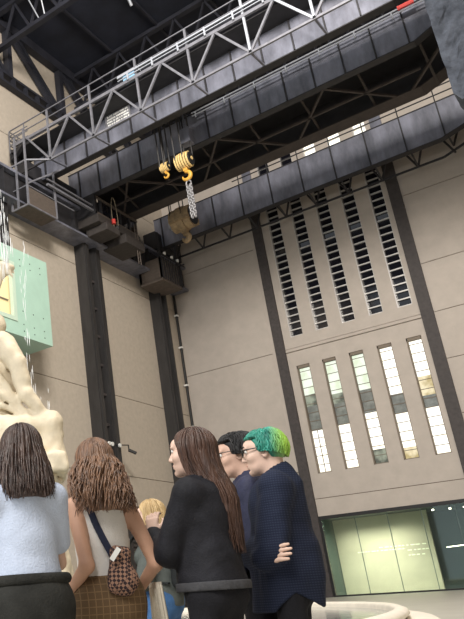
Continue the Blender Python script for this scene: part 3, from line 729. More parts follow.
M['jacket_black'] = cloth('jacket_black', (.013,.013,.017), .3, .7); M['rib_grey'] = cloth('rib_grey', (.055,.055,.06), .2)
M['trouser_black'] = cloth('trouser_black', (.012,.012,.015), .2)
M['jacket_navy'] = cloth('jacket_navy', (.030,.033,.065), .25, .6)
M['jacket_sage'] = cloth('jacket_sage', (.085,.095,.088), .2); M['denim'] = cloth('denim', (.05,.12,.26), .25)
M['pack_black'] = cloth('pack_black', (.018,.02,.021), .3); M['cream'] = cloth('cream', (.62,.56,.46), .08)
M['strap_navy'] = cloth('strap_navy', (.02,.024,.045), .1); M['shoe'] = cloth('shoe', (.03,.028,.028), .2); M['sole'] = mat('sole', (.6,.58,.55), .7)
M['frame_black'] = mat('frame_black', (.01,.01,.01), .3); M['frame_metal'] = mat('frame_metal', (.45,.40,.32), .3, metal=.8)
def grid_mat(name, base, line, line2, sx, sz, w=.16, ax=0):
    m = mat(name, base, .85, spec=.2, bump=.2, bscale=150); nt = m.node_tree; b = nt.nodes['Principled BSDF']
    tc = nt.nodes.new('ShaderNodeTexCoord'); sp_ = nt.nodes.new('ShaderNodeSeparateXYZ'); nt.links.new(tc.outputs['Object'], sp_.inputs[0])
    def lines(sock, per):
        a = nt.nodes.new('ShaderNodeMath'); a.operation = 'MULTIPLY'; a.inputs[1].default_value = 1/per; nt.links.new(sock, a.inputs[0])
        f = nt.nodes.new('ShaderNodeMath'); f.operation = 'FRACT'; nt.links.new(a.outputs[0], f.inputs[0])
        l = nt.nodes.new('ShaderNodeMath'); l.operation = 'LESS_THAN'; l.inputs[1].default_value = w; nt.links.new(f.outputs[0], l.inputs[0]); return l.outputs[0]
    m1 = nt.nodes.new('ShaderNodeMixRGB'); m1.inputs[1].default_value = (*base,1); m1.inputs[2].default_value = (*line,1); nt.links.new(lines(sp_.outputs[ax], sx), m1.inputs[0])
    m2 = nt.nodes.new('ShaderNodeMixRGB'); m2.inputs[2].default_value = (*line2,1); nt.links.new(m1.outputs[0], m2.inputs[1]); nt.links.new(lines(sp_.outputs[2], sz), m2.inputs[0])
    nt.links.new(m2.outputs[0], b.inputs['Base Color']); return m
M['plaid'] = grid_mat('plaid', (.125,.078,.042), (.20,.13,.07), (.19,.125,.068), .030, .032, .14)
M['shirt_navy'] = grid_mat('shirt_navy', (.014,.019,.040), (.026,.034,.062), (.010,.014,.032), .012, .012, .45, 1)
def check_mat(name, a, b_, sc):
    m = mat(name, a, .85, spec=.2); nt = m.node_tree; b = nt.nodes['Principled BSDF']; tc = nt.nodes.new('ShaderNodeTexCoord'); mp = nt.nodes.new('ShaderNodeMapping')
    mp.inputs['Rotation'].default_value = (.5,.6,.4); c = nt.nodes.new('ShaderNodeTexChecker'); c.inputs['Scale'].default_value = sc
    c.inputs[1].default_value = (*a,1); c.inputs[2].default_value = (*b_,1); nt.links.new(tc.outputs['Object'], mp.inputs[0]); nt.links.new(mp.outputs[0], c.inputs[0]); nt.links.new(c.outputs[0], b.inputs['Base Color']); return m
M['bag_check'] = check_mat('bag_check', (.27,.155,.11), (.03,.02,.022), 75)

A = lambda *v: np.array(v, float)
def skeleton(h, fem, pose):
    k = h/1.7; sw = .132 if fem else .162
    d = dict(ankle=A(.085,-.02,.08), knee=A(.092,.02,.48), hip=A(.073 if fem else .076,0,.90), shoulder=A(sw,-.028,1.362), neck=A(0,-.03,1.415), head=A(0,.018,1.578))
    sk = {}
    for n in ('ankle','knee','hip','shoulder'):
        for s, t in ((-1,'L'),(1,'R')): sk[n+t] = d[n]*A(s,1,1)*k
    sk['neck'] = d['neck']*k; sk['head'] = d['head']*k
    for n, v in pose.items(): sk[n] = np.array(v, float)*k
    sk['k'] = k; sk['fem'] = fem
    return sk
def torso(s, sk, e, depth=0, wide=0):
    k = sk['k']; f = sk['fem']
    s.ell(A(0,0,.95)*k, A(.145 if f else .145,.105+depth,.13)*k+e, k=.05*k).ell(A(0,.005,1.09)*k, A(.118 if f else .138,.092+depth,.15)*k+e+wide, k=.07*k)
    s.ell(A(0,0,1.26)*k, A(.132 if f else .16,.100+depth,.17)*k+e+wide, k=.07*k).cap(sk['shoulderL']*.93+sk['neck']*.07, sk['shoulderR']*.93+sk['neck']*.07, .043*k+e, k=.055*k)
    if f: s.ell(A(.07,.09,1.25)*k, A(.06,.05,.06)*k+e, k=.04).ell(A(-.07,.09,1.25)*k, A(.06,.05,.06)*k+e, k=.04)
    s.cap(sk['neck']-A(0,0,.05), sk['neck']+A(0,.005,.015), .075*k+e*.5, .056*k+e*.3, k=.05*k)
def arm(s, sk, t, e, upto=1.0, e2=None, fore=True):
    k = sk['k']; r = .80 if sk['fem'] else .95; e2 = e if e2 is None else e2
    a, b, c = sk['shoulder'+t], sk['elbow'+t], sk['wrist'+t]
    if upto < .5: s.cap(a, a+(b-a)*upto*2, .056*k*r+e, .05*k*r+e2, k=.03); return
    s.cap(a, b, .055*k*r+e, .042*k*r+e, k=.03)
    if fore: s.cap(b, b+(c-b)*min(1, (upto-.5)*2), .044*k*r+e, .028*k*r+e2, k=.02)
def legs(s, sk, e, e2=None, to=0):
    k = sk['k']; e2 = e if e2 is None else e2
    for t in 'LR':
        s.cap(sk['hip'+t], sk['knee'+t], .088*k+e, .055*k+e, k=.03).cap(sk['knee'+t], sk['ankle'+t], .056*k+e, .038*k+e2, k=.02)
    s.ell(A(0,-.025,.9)*k, A(.145,.108,.12)*k+e, k=.05)
def hand(wrist, dirv, back, side, curl=.5, k=1.0, spread=.12):
    """palm, four bent fingers of unequal length and a thumb; dirv along the fingers, back = outward normal of the hand's back"""
    z = np.array(dirv, float); z /= np.linalg.norm(z); y = np.array(back, float); y -= z*(y@z); y /= np.linalg.norm(y); x = np.cross(y, z)*side
    s = SDF(); P = lambda a, b, c: np.array(wrist)+(x*a+y*b+z*c)*k
    s.cap(P(0,0,-.03),P(0,0,.01),.024*k,.024*k,k=.015)
    for a in (-.026,-.009,.009,.026): s.cap(P(a*.6,0,.015),P(a*1.05,.001,.082),.0145*k,.0115*k,k=.014)
    for i, (a, L) in enumerate(((.029,.072),(.0105,.08),(-.0085,.074),(-.027,.058))):
        p = P(a,.002,.085); ang = curl*.5; tw = a*spread/.03
        for j, f in enumerate((.42,.33,.25)):
            d = z*math.cos(ang)-y*math.sin(ang)+x*tw*.6; d /= np.linalg.norm(d); q_ = p+d*L*f*k
            s.cap(p, q_, (.0098-.001*j)*k, (.0088-.001*j)*k, k=.004); p = q_; ang += curl*.75
    s.cap(P(.022,-.004,.018),P(.05,-.014,.05),.0145*k,.0115*k,k=.014).cap(P(.05,-.014,.05),P(.055,-.026,.078),.011*k,.0095*k,k=.004).cap(P(.055,-.026,.078),P(.05,-.036,.098),.0098*k,.0075*k,k=.004)
    return s.mesh(.0042*k)
def head_mesh(sk, R, male):
    k = sk['k']; c = sk['head']; s = SDF()
    T = lambda a, b, d: c+R@(A(a,b,d)*k)
    E = lambda p, r, kk=.02, sub=False: s.ell(T(*p), A(*r)*k, R, k=kk*k, sub=sub)
    E((0,-.018,.03),(.073,.095,.088)); E((0,.03,-.02),(.060,.066,.088),.03); E((0,.045,-.075),(.044 if not male else .049,.045,.036),.03); E((0,.078,-.098),(.020,.018,.016),.022)
    E((0,.068,.045),(.055,.03,.03),.03); E((.042,.066,-.022),(.022,.022,.022),.025); E((-.042,.066,-.022),(.022,.022,.022),.025)
    s.cap(T(0,.088,.018),T(0,.112,-.026),.0085*k,.0115*k,k=.012*k); E((.011,.1,-.031),(.009,.01,.007),.008); E((-.011,.1,-.031),(.009,.01,.007),.008)
    for q_ in (-1,1):
        E((q_*.031,.098,.014),(.019,.016,.011),.012,True)
        E((q_*.074,-.008,-.008),(.010,.019,.031),.008); E((q_*.08,-.006,-.006),(.004,.009,.018),.006,True)
        s.cap(T(q_*.014,.094,.033),T(q_*.05,.082,.03),.007*k,k=.012*k)
    E((0,.091,-.058),(.021,.011,.006),.008); E((0,.089,-.069),(.018,.011,.007),.008); E((0,.085,-.083),(.02,.01,.006),.008,True)
    s.cap(T(0,-.03,-.06), sk['neck']-A(0,0,.03), .052*k if not male else .058*k, .056*k if not male else .062*k, k=.03*k)
    return s.mesh(.0045*k), T
def face_parts(root, sk, T, R, browm):
    k = sk['k']
    for q_ in (-1,1):
        s = SDF().ell(T(q_*.031,.083,.014), A(.0125,.0125,.0115)*k); link_mesh('eye', [s.mesh(.003)], M['eye_white'], root)
        s = SDF().ell(T(q_*.031,.0935,.0135), A(.006,.0035,.006)*k, R); e = link_mesh('iris', [s.mesh(.002)], M['iris'], root)
        p = [T(q_*.012,.1,.038), T(q_*.032,.1,.044), T(q_*.052,.083,.036)]
        mb_ = MB().tube(p, [.0035*k,.0045*k,.002*k], 6); link_mesh('eyebrow', [(np.array(mb_.v), [f for f in mb_.f if len(f) == 4])], browm, root)
    s = SDF().ell(T(0,.0945,-.058), A(.02,.010,.0048)*k, R).ell(T(0,.0925,-.067), A(.016,.0095,.0058)*k, R, k=.004); link_mesh('lips', [s.mesh(.003)], M['lips'], root)
def glasses(root, sk, T, m, rr_=.022, th=.0022, sq=False):
    k = sk['k']; mb_ = MB()
    for q_ in (-1,1):
        pts = []
        for a in np.linspace(0, 2*PI, 21):
            cx_, cz_ = math.cos(a), math.sin(a)
            if sq: n_ = (abs(cx_)**4+abs(cz_)**4)**.25; cx_, cz_ = cx_/n_, cz_/n_*.8
            pts.append(T(q_*(.033+0)+cx_*rr_, .112-abs(q_*.033+cx_*rr_)*.12, .012+cz_*rr_))
        mb_.tube(pts, th, 6)
        mb_.tube([T(q_*(.033+rr_),.106,.018),T(q_*.074,.08,.02),T(q_*.08,.0,.018),T(q_*.08,-.02,.005)], th, 6)
    mb_.tube([T(-.011,.112,.016),T(0,.116,.019),T(.011,.112,.016)], th, 6)
    o = link_mesh('glasses', [(np.array(mb_.v), [f for f in mb_.f if len(f) == 4])], m, root)
    ln = MB()
    for q_ in (-1,1):
        n_ = 16; c = T(q_*.033,.109,.012)
        ring = [T(q_*.033+math.cos(a)*rr_*.97, .112-abs(q_*.033+math.cos(a)*rr_)*.12, .012+math.sin(a)*rr_*.97*(.8 if sq else 1)) for a in np.linspace(0, 2*PI, n_, endpoint=False)]
        b = len(ln.v); ln.v += [tuple(c)]+[tuple(r) for r in ring]; fs_ = [(b, b+1+i, b+1+(i+1)%n_, b) for i in range(n_)]
        link_mesh('lens', [(np.array([c]+ring), [(0, 1+i, 1+(i+1)%n_) for i in range(n_)])], M['clear_glass'], o)
def strands(paths, m, root, name, base=None):
    mb_ = MB()
    for pts, r in paths: mb_.tube(pts, r, 5)
    pcs = [(np.array(mb_.v), [f for f in mb_.f if len(f) == 4])]
    # join quads only (ends taper to nothing)
    if base is not None: pcs.append(base)
    return link_mesh(name, pcs, m, root)
def long_hair(root, sk, R, m, length, prof, gap=.9, n=260, wave=0.0, wfreq=30, r0=.0046, seed=1, part=0.0, front_len=None, jit=.012, fringe=0):
    """prof: list of (drop below the ear line, outward scale, backward shift); hair falls from a parting over the scalp"""
    rr = random.Random(seed); k = sk['k']; c = sk['head']; paths = []
    a_, b_, z_ = .082, .104, .098
    pd = [p[0] for p in prof]; ps = [p[1] for p in prof]; pb = [p[2] for p in prof]
    for i in range(n):
        ph = rr.uniform(-PI, PI); lay = rr.uniform(-.004, .014); pts = []
        ph_end = ph if abs(ph) > gap else math.copysign(gap+rr.uniform(0,.25), ph if ph else 1)
        L = (length if front_len is None or abs(ph_end) > 1.7 else front_len)*rr.uniform(.82,1.05)
        w1, w2 = rr.uniform(0,6.28), rr.uniform(.8,1.2)
        st0 = rr.uniform(1.1, 1.5)
        for t in np.linspace(0, 1, 7):
            el = st0*(1-t); pa = ph+(ph_end-ph)*t
            lx = math.cos(el); p = A((a_+lay)*math.sin(pa)*lx+part*(1-t), (b_+lay)*math.cos(pa)*lx-.018, (z_+lay)*math.sin(el)+.02)
            pts.append(c+R@(p*k))
        nn = max(5, int(L/.028))
        for j in range(1, nn+1):
            dz = L*j/nn; sc = np.interp(dz, pd, ps); bk = np.interp(dz, pd, pb)
            wv = wave*math.sin(dz*wfreq*w2+w1)*min(1, dz/.06); wv2 = wave*math.cos(dz*wfreq*w2+w1)*min(1, dz/.06)
            p = A((a_+lay+wv)*math.sin(ph_end)*sc+wv2*.7, (b_+lay+wv)*math.cos(ph_end)*sc-.018-bk, .02-dz)
            p += A(rr.gauss(0,1), rr.gauss(0,1), 0)*jit*.25
            pts.append(c+R@(p*k))
        rs = [r0*k*(.55+.45*min(1, u*3))*(1-.75*max(0, u-.55)/.45) for u in np.linspace(0,1,len(pts))]
        paths.append((pts, rs))
    s = SDF().ell(c+R@(A(0,-.022,.024)*k), A(.079,.098,.093)*k, R, k=.01)
    s.ell(c+R@(A(0,.085,-.035)*k), A(.062,.062,.085)*k, R, k=.012, sub=True)
    for q_ in (-1, 1): pass
    base_d = min(length*.75, .3); bk = np.interp(base_d, pd, pb); sc = np.interp(base_d, pd, ps)
    for q_ in (-.55, 0, .55):
        s.cap(c+R@(A(q_*.075,-.06,-.02)*k), c+R@(A(q_*.085*sc,-.055-bk-.02*sc,-base_d)*k), .045*k, .035*k*min(1.3,sc), k=.03)
    return strands(paths, m, root, 'hair', s.mesh(.007))
def short_hair(root, sk, R, m, lengths, n=420, seed=2, r0=.0046, hairline=.062, side_z=-.02, puff=.0):
    rr = random.Random(seed); k = sk['k']; c = sk['head']; paths = []
    a_, b_, z_ = .079+puff, .1+puff, .094+puff
    for i in range(n):
        ph = rr.uniform(-PI, PI); el0 = rr.uniform(-.15 if abs(ph) > 1.2 else .55, 1.45)
        L = lengths*rr.uniform(.7, 1.15); pts = []; lift = rr.uniform(0, .016)
        turn = rr.uniform(-.35,.35)
        for t in np.linspace(0, 1, 6):
            el = el0 - L*t/.095; pa = ph + turn*t
            low = -.2-.35*max(0, -math.cos(pa)) if abs(pa) > 1.25 else .62
            el = max(el, low-.06*rr.random()); o = .004+lift*math.sin(t*2.2)
            p = A((a_+o)*math.sin(pa)*math.cos(el), (b_+o)*math.cos(pa)*math.cos(el)-.018, (z_+o)*math.sin(el)+.022)
            pts.append(c+R@(p*k))
        paths.append((pts, [r0*k*f for f in (.5,1,1,.9,.65,.2)]))
    s = SDF().ell(c+R@(A(0,-.022,.026)*k), (A(.079,.098,.093)+puff)*k, R, k=.01)
    s.box(c+R@(A(0,.11,-.06)*k), A(.12,.075,.115)*k, .02, R, k=.02, sub=True).box(c+R@(A(0,.03,-.095)*k), A(.12,.06,.09)*k, .02, R, k=.02, sub=True)
    s.box(c+R@(A(0,-.1,-.14)*k), A(.12,.12,.06)*k, .02, R, k=.02, sub=True)
    return strands(paths, m, root, 'hair', s.mesh(.006))
def folds(amp, seed, sc=9, stretch=(1,1,.45)):
    st_ = np.array(stretch)
    def f(P): return amp*(vnoise(P*st_, sc, seed)+.5*vnoise(P*st_[::-1], sc*1.9, seed+3)) - amp*.6*np.abs(vnoise(P*np.array((1,1,1.0))+.3*vnoise(P, 5, seed)[..., None], sc*.8, seed+7))
    return f
def shoes(root, sk):
    k = sk['k']
    for t in 'LR':
        a = sk['ankle'+t]; s = SDF().cap(a+A(0,-.02,-.025), a+A(0,.13,-.045), .045*k, .036*k, k=.02).cap(a+A(0,-.01,.03), a+A(0,0,-.02), .048*k, k=.02)
        link_mesh('shoe', [s.mesh(.009, cut=lambda P: .018-P[...,2])], M['shoe'], root)
        s = SDF().box(A(a[0], a[1]+.055, .010), A(.036,.112,.0105), .01); link_mesh('shoe_sole', [s.mesh(.007, cut=lambda P: -P[...,2])], M['sole'], root)
def trousers(root, sk, m, e=.018, top=1.03, seed=1, loose=.02, name='trousers'):
    s = SDF(); k = sk['k']; legs(s, sk, e, e+loose); s.ell(A(0,0,.95)*k, A(.148,.108,.14)*k+e, k=.05)
    if sk['fem']: s.ell(A(.06,-.05,.9)*k, A(.08,.075,.09)*k+e*.5, k=.04).ell(A(-.06,-.05,.9)*k, A(.08,.075,.09)*k+e*.5, k=.04)
    return link_mesh(name, [s.mesh(.011, folds(.005, seed), cut=lambda P: np.maximum(P[...,2]-top*k, .07-P[...,2]))], m, root)
def make_person(loc, h, rz, label, fem, pose, skin, bare=False):
    sk = skeleton(h, fem, pose); root = empty('person', (loc[0], loc[1], 0), label, 'person', rz=rz)
    R = rotm('Z', pose_yaw.get(label, 0)) @ rotm('X', pose_pitch.get(label, 0))
    hm, T = head_mesh(sk, R, not fem); s = SDF(); e = -.006
    torso(s, sk, e); legs(s, sk, -.022)
    for t in 'LR': arm(s, sk, t, 0 if bare else -.003)
    pcs = [hm, s.mesh(.0095)]
    for t, sd in (('L',-1),('R',1)):
        d = sk['hand'+t]-sk['wrist'+t]; pcs.append(hand(sk['wrist'+t], d, sk['back'+t], sd, sk.get('curl'+t, A(.6))*1.0, sk['k']*(.93 if fem else 1.03)))
    body = link_mesh('body', pcs, skin, root)
    return root, sk, R, T
pose_yaw, pose_pitch = {}, {}
def P_(**kw): return kw
def garment(name, root, sk, m, e, hem, neckr=.075, sleeve=1.0, cuff=None, depth=0, wide=0, h=.0095, amp=.006, seed=1, skirt=None, collar=None, band=False):
    s = SDF(); k = sk['k']; torso(s, sk, e, depth, wide)
    hb_ = hem if callable(hem) else (lambda P: hem)
    hz = .78*k if callable(hem) else hem
    if sleeve:
        for t in 'LR': arm(s, sk, t, e+.006, sleeve, cuff if cuff is not None else e+.008)
    if skirt: s.cap(A(0,-.01,1.05)*k, A(0,-.015+(skirt[2] if len(skirt) > 2 else 0),hz/k-.02)*k, skirt[0], skirt[1], k=.06)
    if collar: collar(s)
    n_ = sk['neck']
    def cut(P):
        q_ = P-n_-A(0,.012,0); r_ = np.sqrt((q_[...,:2]**2).sum(-1))
        return np.maximum(hb_(P)-P[...,2], np.where(P[...,2] > n_[2]-.03, (neckr*k-r_)*1.0, -1.0))
    if band:
        fo_ = folds(amp, seed); zc = hem+.006
        link_mesh('hem_rib', [s.mesh(h, lambda P: fo_(P)-.010, cut=lambda P: np.abs(P[...,2]-zc)-.02)], M['rib_grey'], root)
    return link_mesh(name, [s.mesh(h, folds(amp, seed), cut)], m, root)

# --- woman in the pale blue T-shirt, seen from behind at the left edge
lab = 'woman seen from behind in a pale blue t-shirt, dark brown shoulder-length hair'
pose_yaw[lab] = .1; pose_pitch[lab] = -.05
pz = P_(elbowL=(-.165,.11,1.09), elbowR=(.155,.12,1.09), wristL=(-.09,.24,1.10), wristR=(.09,.25,1.08), handL=(.0,.26,1.10), handR=(.0,.28,1.10), backL=(0,1,.2), backR=(0,1,.2))
r, sk, R, T = make_person((-2.128,2.49), 1.655, math.radians(48), lab, True, pz, M['skin'])
face_parts(r, sk, T, R, M['hair_dark'])
g_ = garment('t_shirt', r, sk, M['tee_blue'], .012, 1.02*sk['k'], .082, .33, .02, amp=.005, seed=11)
trousers(r, sk, M['corduroy'], .018, 1.045, 12)
wb_ = SDF().ell(A(0,0,1.02)*sk['k'], A(.168,.128,.05)+.012, k=.02); link_mesh('waistband', [wb_.mesh(.009, cut=lambda P: np.abs(P[...,2]-1.02*sk['k'])-.022)], M['corduroy'], r)
shoes(r, sk)
long_hair(r, sk, R, M['hair_dark'], .25, [(0,1.05,0),(.06,1.12,0),(.12,1.2,.01),(.2,1.25,.03),(.3,1.2,.045)], gap=.95, n=660, wave=.008, wfreq=17, seed=5, part=.0, jit=.005)

# --- woman in the white sleeveless top
lab = 'woman seen from behind in a white sleeveless top and brown checked trousers'
pose_yaw[lab] = .15; pose_pitch[lab] = -.05
pz = P_(elbowL=(-.115,-.135,1.075), elbowR=(.245,-.05,1.07), wristL=(-.205,.03,.93), wristR=(.175,.13,.93), handL=(-.20,.13,.89), handR=(.12,.21,.90), backL=(-1,0,.3), backR=(1,.3,.3))
r, sk, R, T = make_person((-2.13,3.05), 1.655, math.radians(48), lab, True, pz, M['skin_tan'], True)
P2 = (r, sk)
face_parts(r, sk, T, R, M['hair_curly'])
def tank(root, sk):
    s = SDF(); k = sk['k']; torso(s, sk, .008); n_ = sk['neck']
    def cut(P):
        x, y, z = P[...,0], P[...,1], P[...,2]; c_ = .985*k-z
        c_ = np.maximum(c_, np.where(z > 1.20*k, np.abs(x)-(.125-.10*np.clip((z-1.22*k)/.2, 0, 1)**1.3*.55)*k, -1))
        q_ = P-n_-A(0,.012,0); rr_ = np.sqrt((q_[...,:2]**2).sum(-1)); return np.maximum(c_, np.where(z > n_[2]-.035, .078*k-rr_, -1))
    return link_mesh('tank_top', [s.mesh(.008, folds(.004, 21), cut)], M['tank_white'], root)
tank(r, sk); trousers(r, sk, M['plaid'], .016, 1.03, 22, .035); shoes(r, sk)
long_hair(r, sk, R, M['hair_curly'], .285, [(0,1.05,0),(.05,1.18,0),(.12,1.32,.01),(.2,1.4,.035),(.28,1.4,.05),(.38,1.3,.06)], gap=.95, n=760, wave=.019, wfreq=36, jit=.005, seed=8, r0=.0052)

# --- woman in the black jacket
lab = 'woman in profile wearing a black jacket, with long straight brown hair down her back'
pose_yaw[lab] = .38; pose_pitch[lab] = .02
pz = P_(elbowL=(-.175,.10,1.10), elbowR=(.17,.10,1.10), wristL=(-.10,.25,1.20), wristR=(.06,.26,1.14), handL=(-.07,.27,1.29), handR=(-.02,.30,1.2), backL=(-.8,-.3,.2), backR=(.3,.9,.2))
r, sk, R, T = make_person((-1.735,3.355), 1.675, math.radians(80), lab, True, pz, M['skin_pale'])
face_parts(r, sk, T, R, M['hair_brown'])
garment('jacket', r, sk, M['jacket_black'], .024, .93*sk['k'], .07, .97, .022, depth=.012, wide=.006, amp=.009, seed=31, skirt=(.12,.145), band=True)
trousers(r, sk, M['trouser_black'], -.004, 1.0, 32, .05); shoes(r, sk)
long_hair(r, sk, R, M['hair_brown'], .50, [(0,.97,0),(.06,.94,.005),(.12,.9,.02),(.18,.9,.05),(.26,.92,.075),(.5,.8,.09)], gap=1.0, n=840, wave=.003, wfreq=12, seed=14, r0=.004, front_len=.30, jit=.006)

# --- dark haired young man with glasses
lab = 'young man in profile, short black hair, navy jacket, behind the green-haired person'
pose_yaw[lab] = .1; pose_pitch[lab] = -.12
pz = P_(elbowL=(-.21,-.0,1.10), elbowR=(.21,.0,1.10), wristL=(-.19,.14,.92), wristR=(.18,.16,.93), handL=(-.18,.2,.85), handR=(.16,.22,.85), backL=(-1,0,.3), backR=(1,0,.3))
r, sk, R, T = make_person((-1.85,4.135), 1.765, math.radians(114), lab, False, pz, M['skin'])
face_parts(r, sk, T, R, M['hair_black']); glasses(r, sk, T, M['frame_black'], .0225, .0022)
def col5(s): s.cap(sk['neck']+A(-.05,.02,-.02), sk['neck']+A(.05,.02,-.02), .055, k=.02)
garment('jacket', r, sk, M['jacket_navy'], .02, .86*sk['k'], .068, .97, .02, depth=.008, amp=.007, seed=41, skirt=(.135,.145), collar=lambda s: s.cap(sk['neck']+A(0,-.02,-.03), sk['neck']+A(0,.0,.012), .098, .088, k=.02))
for z in (1.36,1.26,1.16,1.06,.96):
    s = SDF().ell(A(-.05,.155 if z < 1.3 else .14,z)*sk['k'], A(.009,.006,.009)); link_mesh('snap_button', [s.mesh(.003)], M['frame_metal'], r)
trousers(r, sk, M['trouser_black'], .02, 1.0, 42, .04); shoes(r, sk)
short_hair(r, sk, R, M['hair_black'], .085, 800, 9, puff=.008)

# --- green haired person
lab = 'person with short green hair and black glasses, arms crossed, navy checked shirt'
pose_yaw[lab] = .03; pose_pitch[lab] = -.06
pz = P_(elbowL=(-.21,.04,1.06), elbowR=(.2,.08,1.10), wristL=(.04,.22,1.07), wristR=(-.215,.085,1.03), handR=(-.30,-.035,1.05), handL=(.15,.18,1.05), backL=(.2,1,0), backR=(-.85,.5,.1))
pz['curlR'] = A(.3)
r, sk, R, T = make_person((-1.59,3.91), 1.71, math.radians(106), lab, False, pz, M['skin_pale'])
face_parts(r, sk, T, R, M['hair_black']); glasses(r, sk, T, M['frame_black'], .024, .0032, True)
garment('shirt', r, sk, M['shirt_navy'], .028, lambda P: (.775+.085*np.maximum(0,1-np.abs(P[...,1]+.035)/.11)**.8)*sk['k'],   .066, 1.03, .030, depth=.02, wide=.004, amp=.011, seed=51, skirt=(.16,.168,.05), collar=lambda s: s.cap(sk['neck']+A(0,-.025,-.03), sk['neck']+A(0,-.012,.03), .092, .078, k=.015))
trousers(r, sk, M['trouser_black'], -.004, .97, 52, .05); shoes(r, sk)
ws = sk['wristR']; s = SDF().cap(ws+A(-.036,-.05,0.008), ws+A(-.042,-.058,.009), .029, k=.01); link_mesh('wrist_band', [s.mesh(.005)], mat('wrist_band', (.55,.72,.4), .6), r)
short_hair(r, sk, R, M['hair_green'], .09, 950, 17, puff=.004)

# --- blond person further back
lab = 'blond person in a sage grey jacket standing farther back, between the two women'
pose_yaw[lab] = .25; pose_pitch[lab] = -.12
pz = P_(elbowL=(-.24,.02,1.08), elbowR=(.24,.02,1.08), wristL=(-.2,.2,1.02), wristR=(.2,.2,1.02), handL=(-.12,.27,1.05), handR=(.12,.27,1.05), backL=(-1,0,.3), backR=(1,0,.3))
r, sk, R, T = make_person((-3.11,5.17), 1.605, math.radians(96), lab, True, pz, M['skin_pale'])
P3 = (r, sk)
face_parts(r, sk, T, R, M['hair_blond'])
garment('jacket', r, sk, M['jacket_sage'], .026, .86*sk['k'], .07, .95, .024, depth=.012, amp=.008, seed=61, skirt=(.14,.145))
trousers(r, sk, M['denim'], .02, 1.0, 62, .03); shoes(r, sk)
long_hair(r, sk, R, M['hair_blond'], .21, [(0,1.0,0),(.1,1.08,.0),(.22,1.1,.02)], gap=1.0, n=480, wave=.004, seed=24)

# --- things they carry
def worn(name, person, at_, label, cat):
    r_, sk_ = person; w_ = Matrix.Rotation(r_.rotation_euler.z, 4, 'Z') @ Vector(at_)
    return empty(name, tuple(r_.location + w_), label, cat, rz=r_.rotation_euler.z)
k2 = P2[1]['k']; bo = A(.035,-.16,.945)*k2
bg_ = worn('shoulder_bag', P2, bo, 'small brown checked shoulder bag on a navy strap across the woman in the white top', 'bag')
def lb(name, s, h, m, par, o, noise=None, cut=None):
    V, Q = s.mesh(h, noise, cut); return link_mesh(name, [(V-o, Q)], m, par)
s = SDF().box(bo+A(.0,-.005,.10), A(.05,.03,.105), .03, rotm('Y', .12), k=.01).ell(bo+A(.012,-.005,.05), A(.07,.036,.065), k=.03)
lb('bag_body', s, .006, M['bag_check'], bg_, bo, lambda P: .004*vnoise(P,25,2))
def ribbon(pts, w, th, nrm):
    mb_ = MB()
    for p0, p1, n0 in zip(pts, pts[1:], nrm): mb_.bar(p0, p1, w, th, up=n0)
    return mb_
sp_pts = [A(-.085,.055,1.405),A(-.095,.0,1.44),A(-.092,-.055,1.425),A(-.075,-.108,1.35),A(-.055,-.124,1.27),A(-.028,-.132,1.2),A(-.004,-.145,1.14),A(.018,-.158,1.08)]
sp_pts = [p*k2 for p in sp_pts]
nr = [(0,.3,1),(0,-.3,1),(0,-1,.6),(0,-1,.2),(.1,-1,0),(.2,-1,0),(.3,-1,0)]
mb_ = ribbon(sp_pts, .032, .006, nr); link_mesh('strap', [(np.array(mb_.v)-bo, mb_.f)], M['strap_navy'], bg_, smooth=False)
mb_ = MB().bar(bo+A(-.05,-.06,.14), bo+A(-.01,-.062,.19), .022, .006, up=(0,-1,0)); link_mesh('white_tag', [(np.array(mb_.v)-bo, mb_.f)], M['white_paint'], bg_, smooth=False)
# cream pleated cloth over the forearm
co = A(.235,.10,.45)*k2
cl_ = worn('folded_jacket', P2, co, 'cream pleated garment hanging at the right side of the woman in the white top', 'jacket')
vs, fs = [], []
for i in range(25):
    for j in range(15):
        u, v = i/24, j/14; x = .02*math.sin(u*PI*9)*(.4+.6*v)+.03+.03*v; y = -.12+.24*u*(.7+.5*v); z = .52-.52*v
        vs.append((x, y, z)); 
        if i < 24 and j < 14: fs.append((i*15+j, i*15+j+1, (i+1)*15+j+1, (i+1)*15+j))
o = link_mesh('cloth', [(np.array(vs), fs)], M['cream'], cl_); md = o.modifiers.new('thick', 'SOLIDIFY'); md.thickness = .012
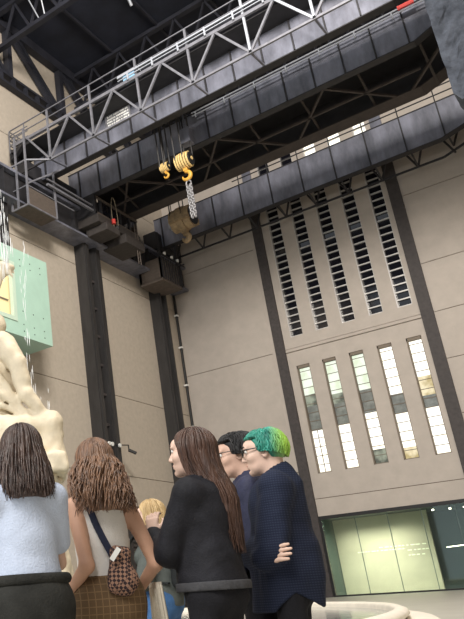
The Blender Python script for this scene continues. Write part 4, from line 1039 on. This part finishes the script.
# backpack on the blond person
k3 = P3[1]['k']; po = A(0,-.22,1.0)*k3
bp_ = worn('backpack', P3, po, 'black backpack on the back of the blond person', 'bag')
s = SDF().box(po+A(0,0,.2), A(.14,.075,.22), .06, k=.02).box(po+A(0,-.07,.12), A(.1,.035,.1), .03, k=.02)
lb('pack_body', s, .01, M['pack_black'], bp_, po, lambda P: .006*vnoise(P,14,4))
for q_ in (-.1,.1):
    pts = [po+A(q_,.06,.40),po+A(q_,.16,.47),po+A(q_,.29,.44),po+A(q_*1.1,.39,.34),po+A(q_*1.2,.40,.2),po+A(q_*1.6,.31,.06),po+A(q_*1.3,.08,.03)]
    mb_ = ribbon(pts, .045, .012, [(0,0,1),(0,.2,1),(0,.8,.6),(0,1,.2),(0,1,-.2),(0,.5,-1)]); link_mesh('strap', [(np.array(mb_.v)-po, mb_.f)], M['pack_black'], bp_, smooth=False)
# ------------------------------------------------------------------ light
W = bpy.data.worlds.new('world'); S.world = W; W.use_nodes = True
bg = W.node_tree.nodes['Background']; bg.inputs[0].default_value = (.86,.93,1,1); bg.inputs[1].default_value = 1.0
def area(name, loc, tgt, sx, sy, power, col):
    l = bpy.data.lights.new(name, 'AREA'); l.shape = 'RECTANGLE'; l.size = sx; l.size_y = sy; l.energy = power; l.color = col
    o = bpy.data.objects.new(name, l); COL.objects.link(o); o.location = loc
    o.rotation_euler = (Vector(tgt)-Vector(loc)).to_track_quat('-Z','Y').to_euler(); return o
area('hall_fill_light', (-1, 9, 33), (-16, 50, 14), 10, 7, 17000, (1,.94,.86))  # unseen area light added to brighten the walls and crane girders
area('hall_fill_light', (-2, -6, 10), (-6, 8, 1.5), 8, 5, 2000, (1,.96,.9))  # unseen area light added behind the camera to brighten the people
l_ = area('lobby_light', (-16.2, 54.9, 5.05), (-16.2, 56.6, .6), 4.5, .5, 180, (1,.95,.78)); l_.data.spread = math.radians(105)
S.view_settings.view_transform = 'Standard'; S.view_settings.look = 'None'; S.view_settings.gamma = 1; S.view_settings.use_curve_mapping = False
S.view_settings.exposure = .08
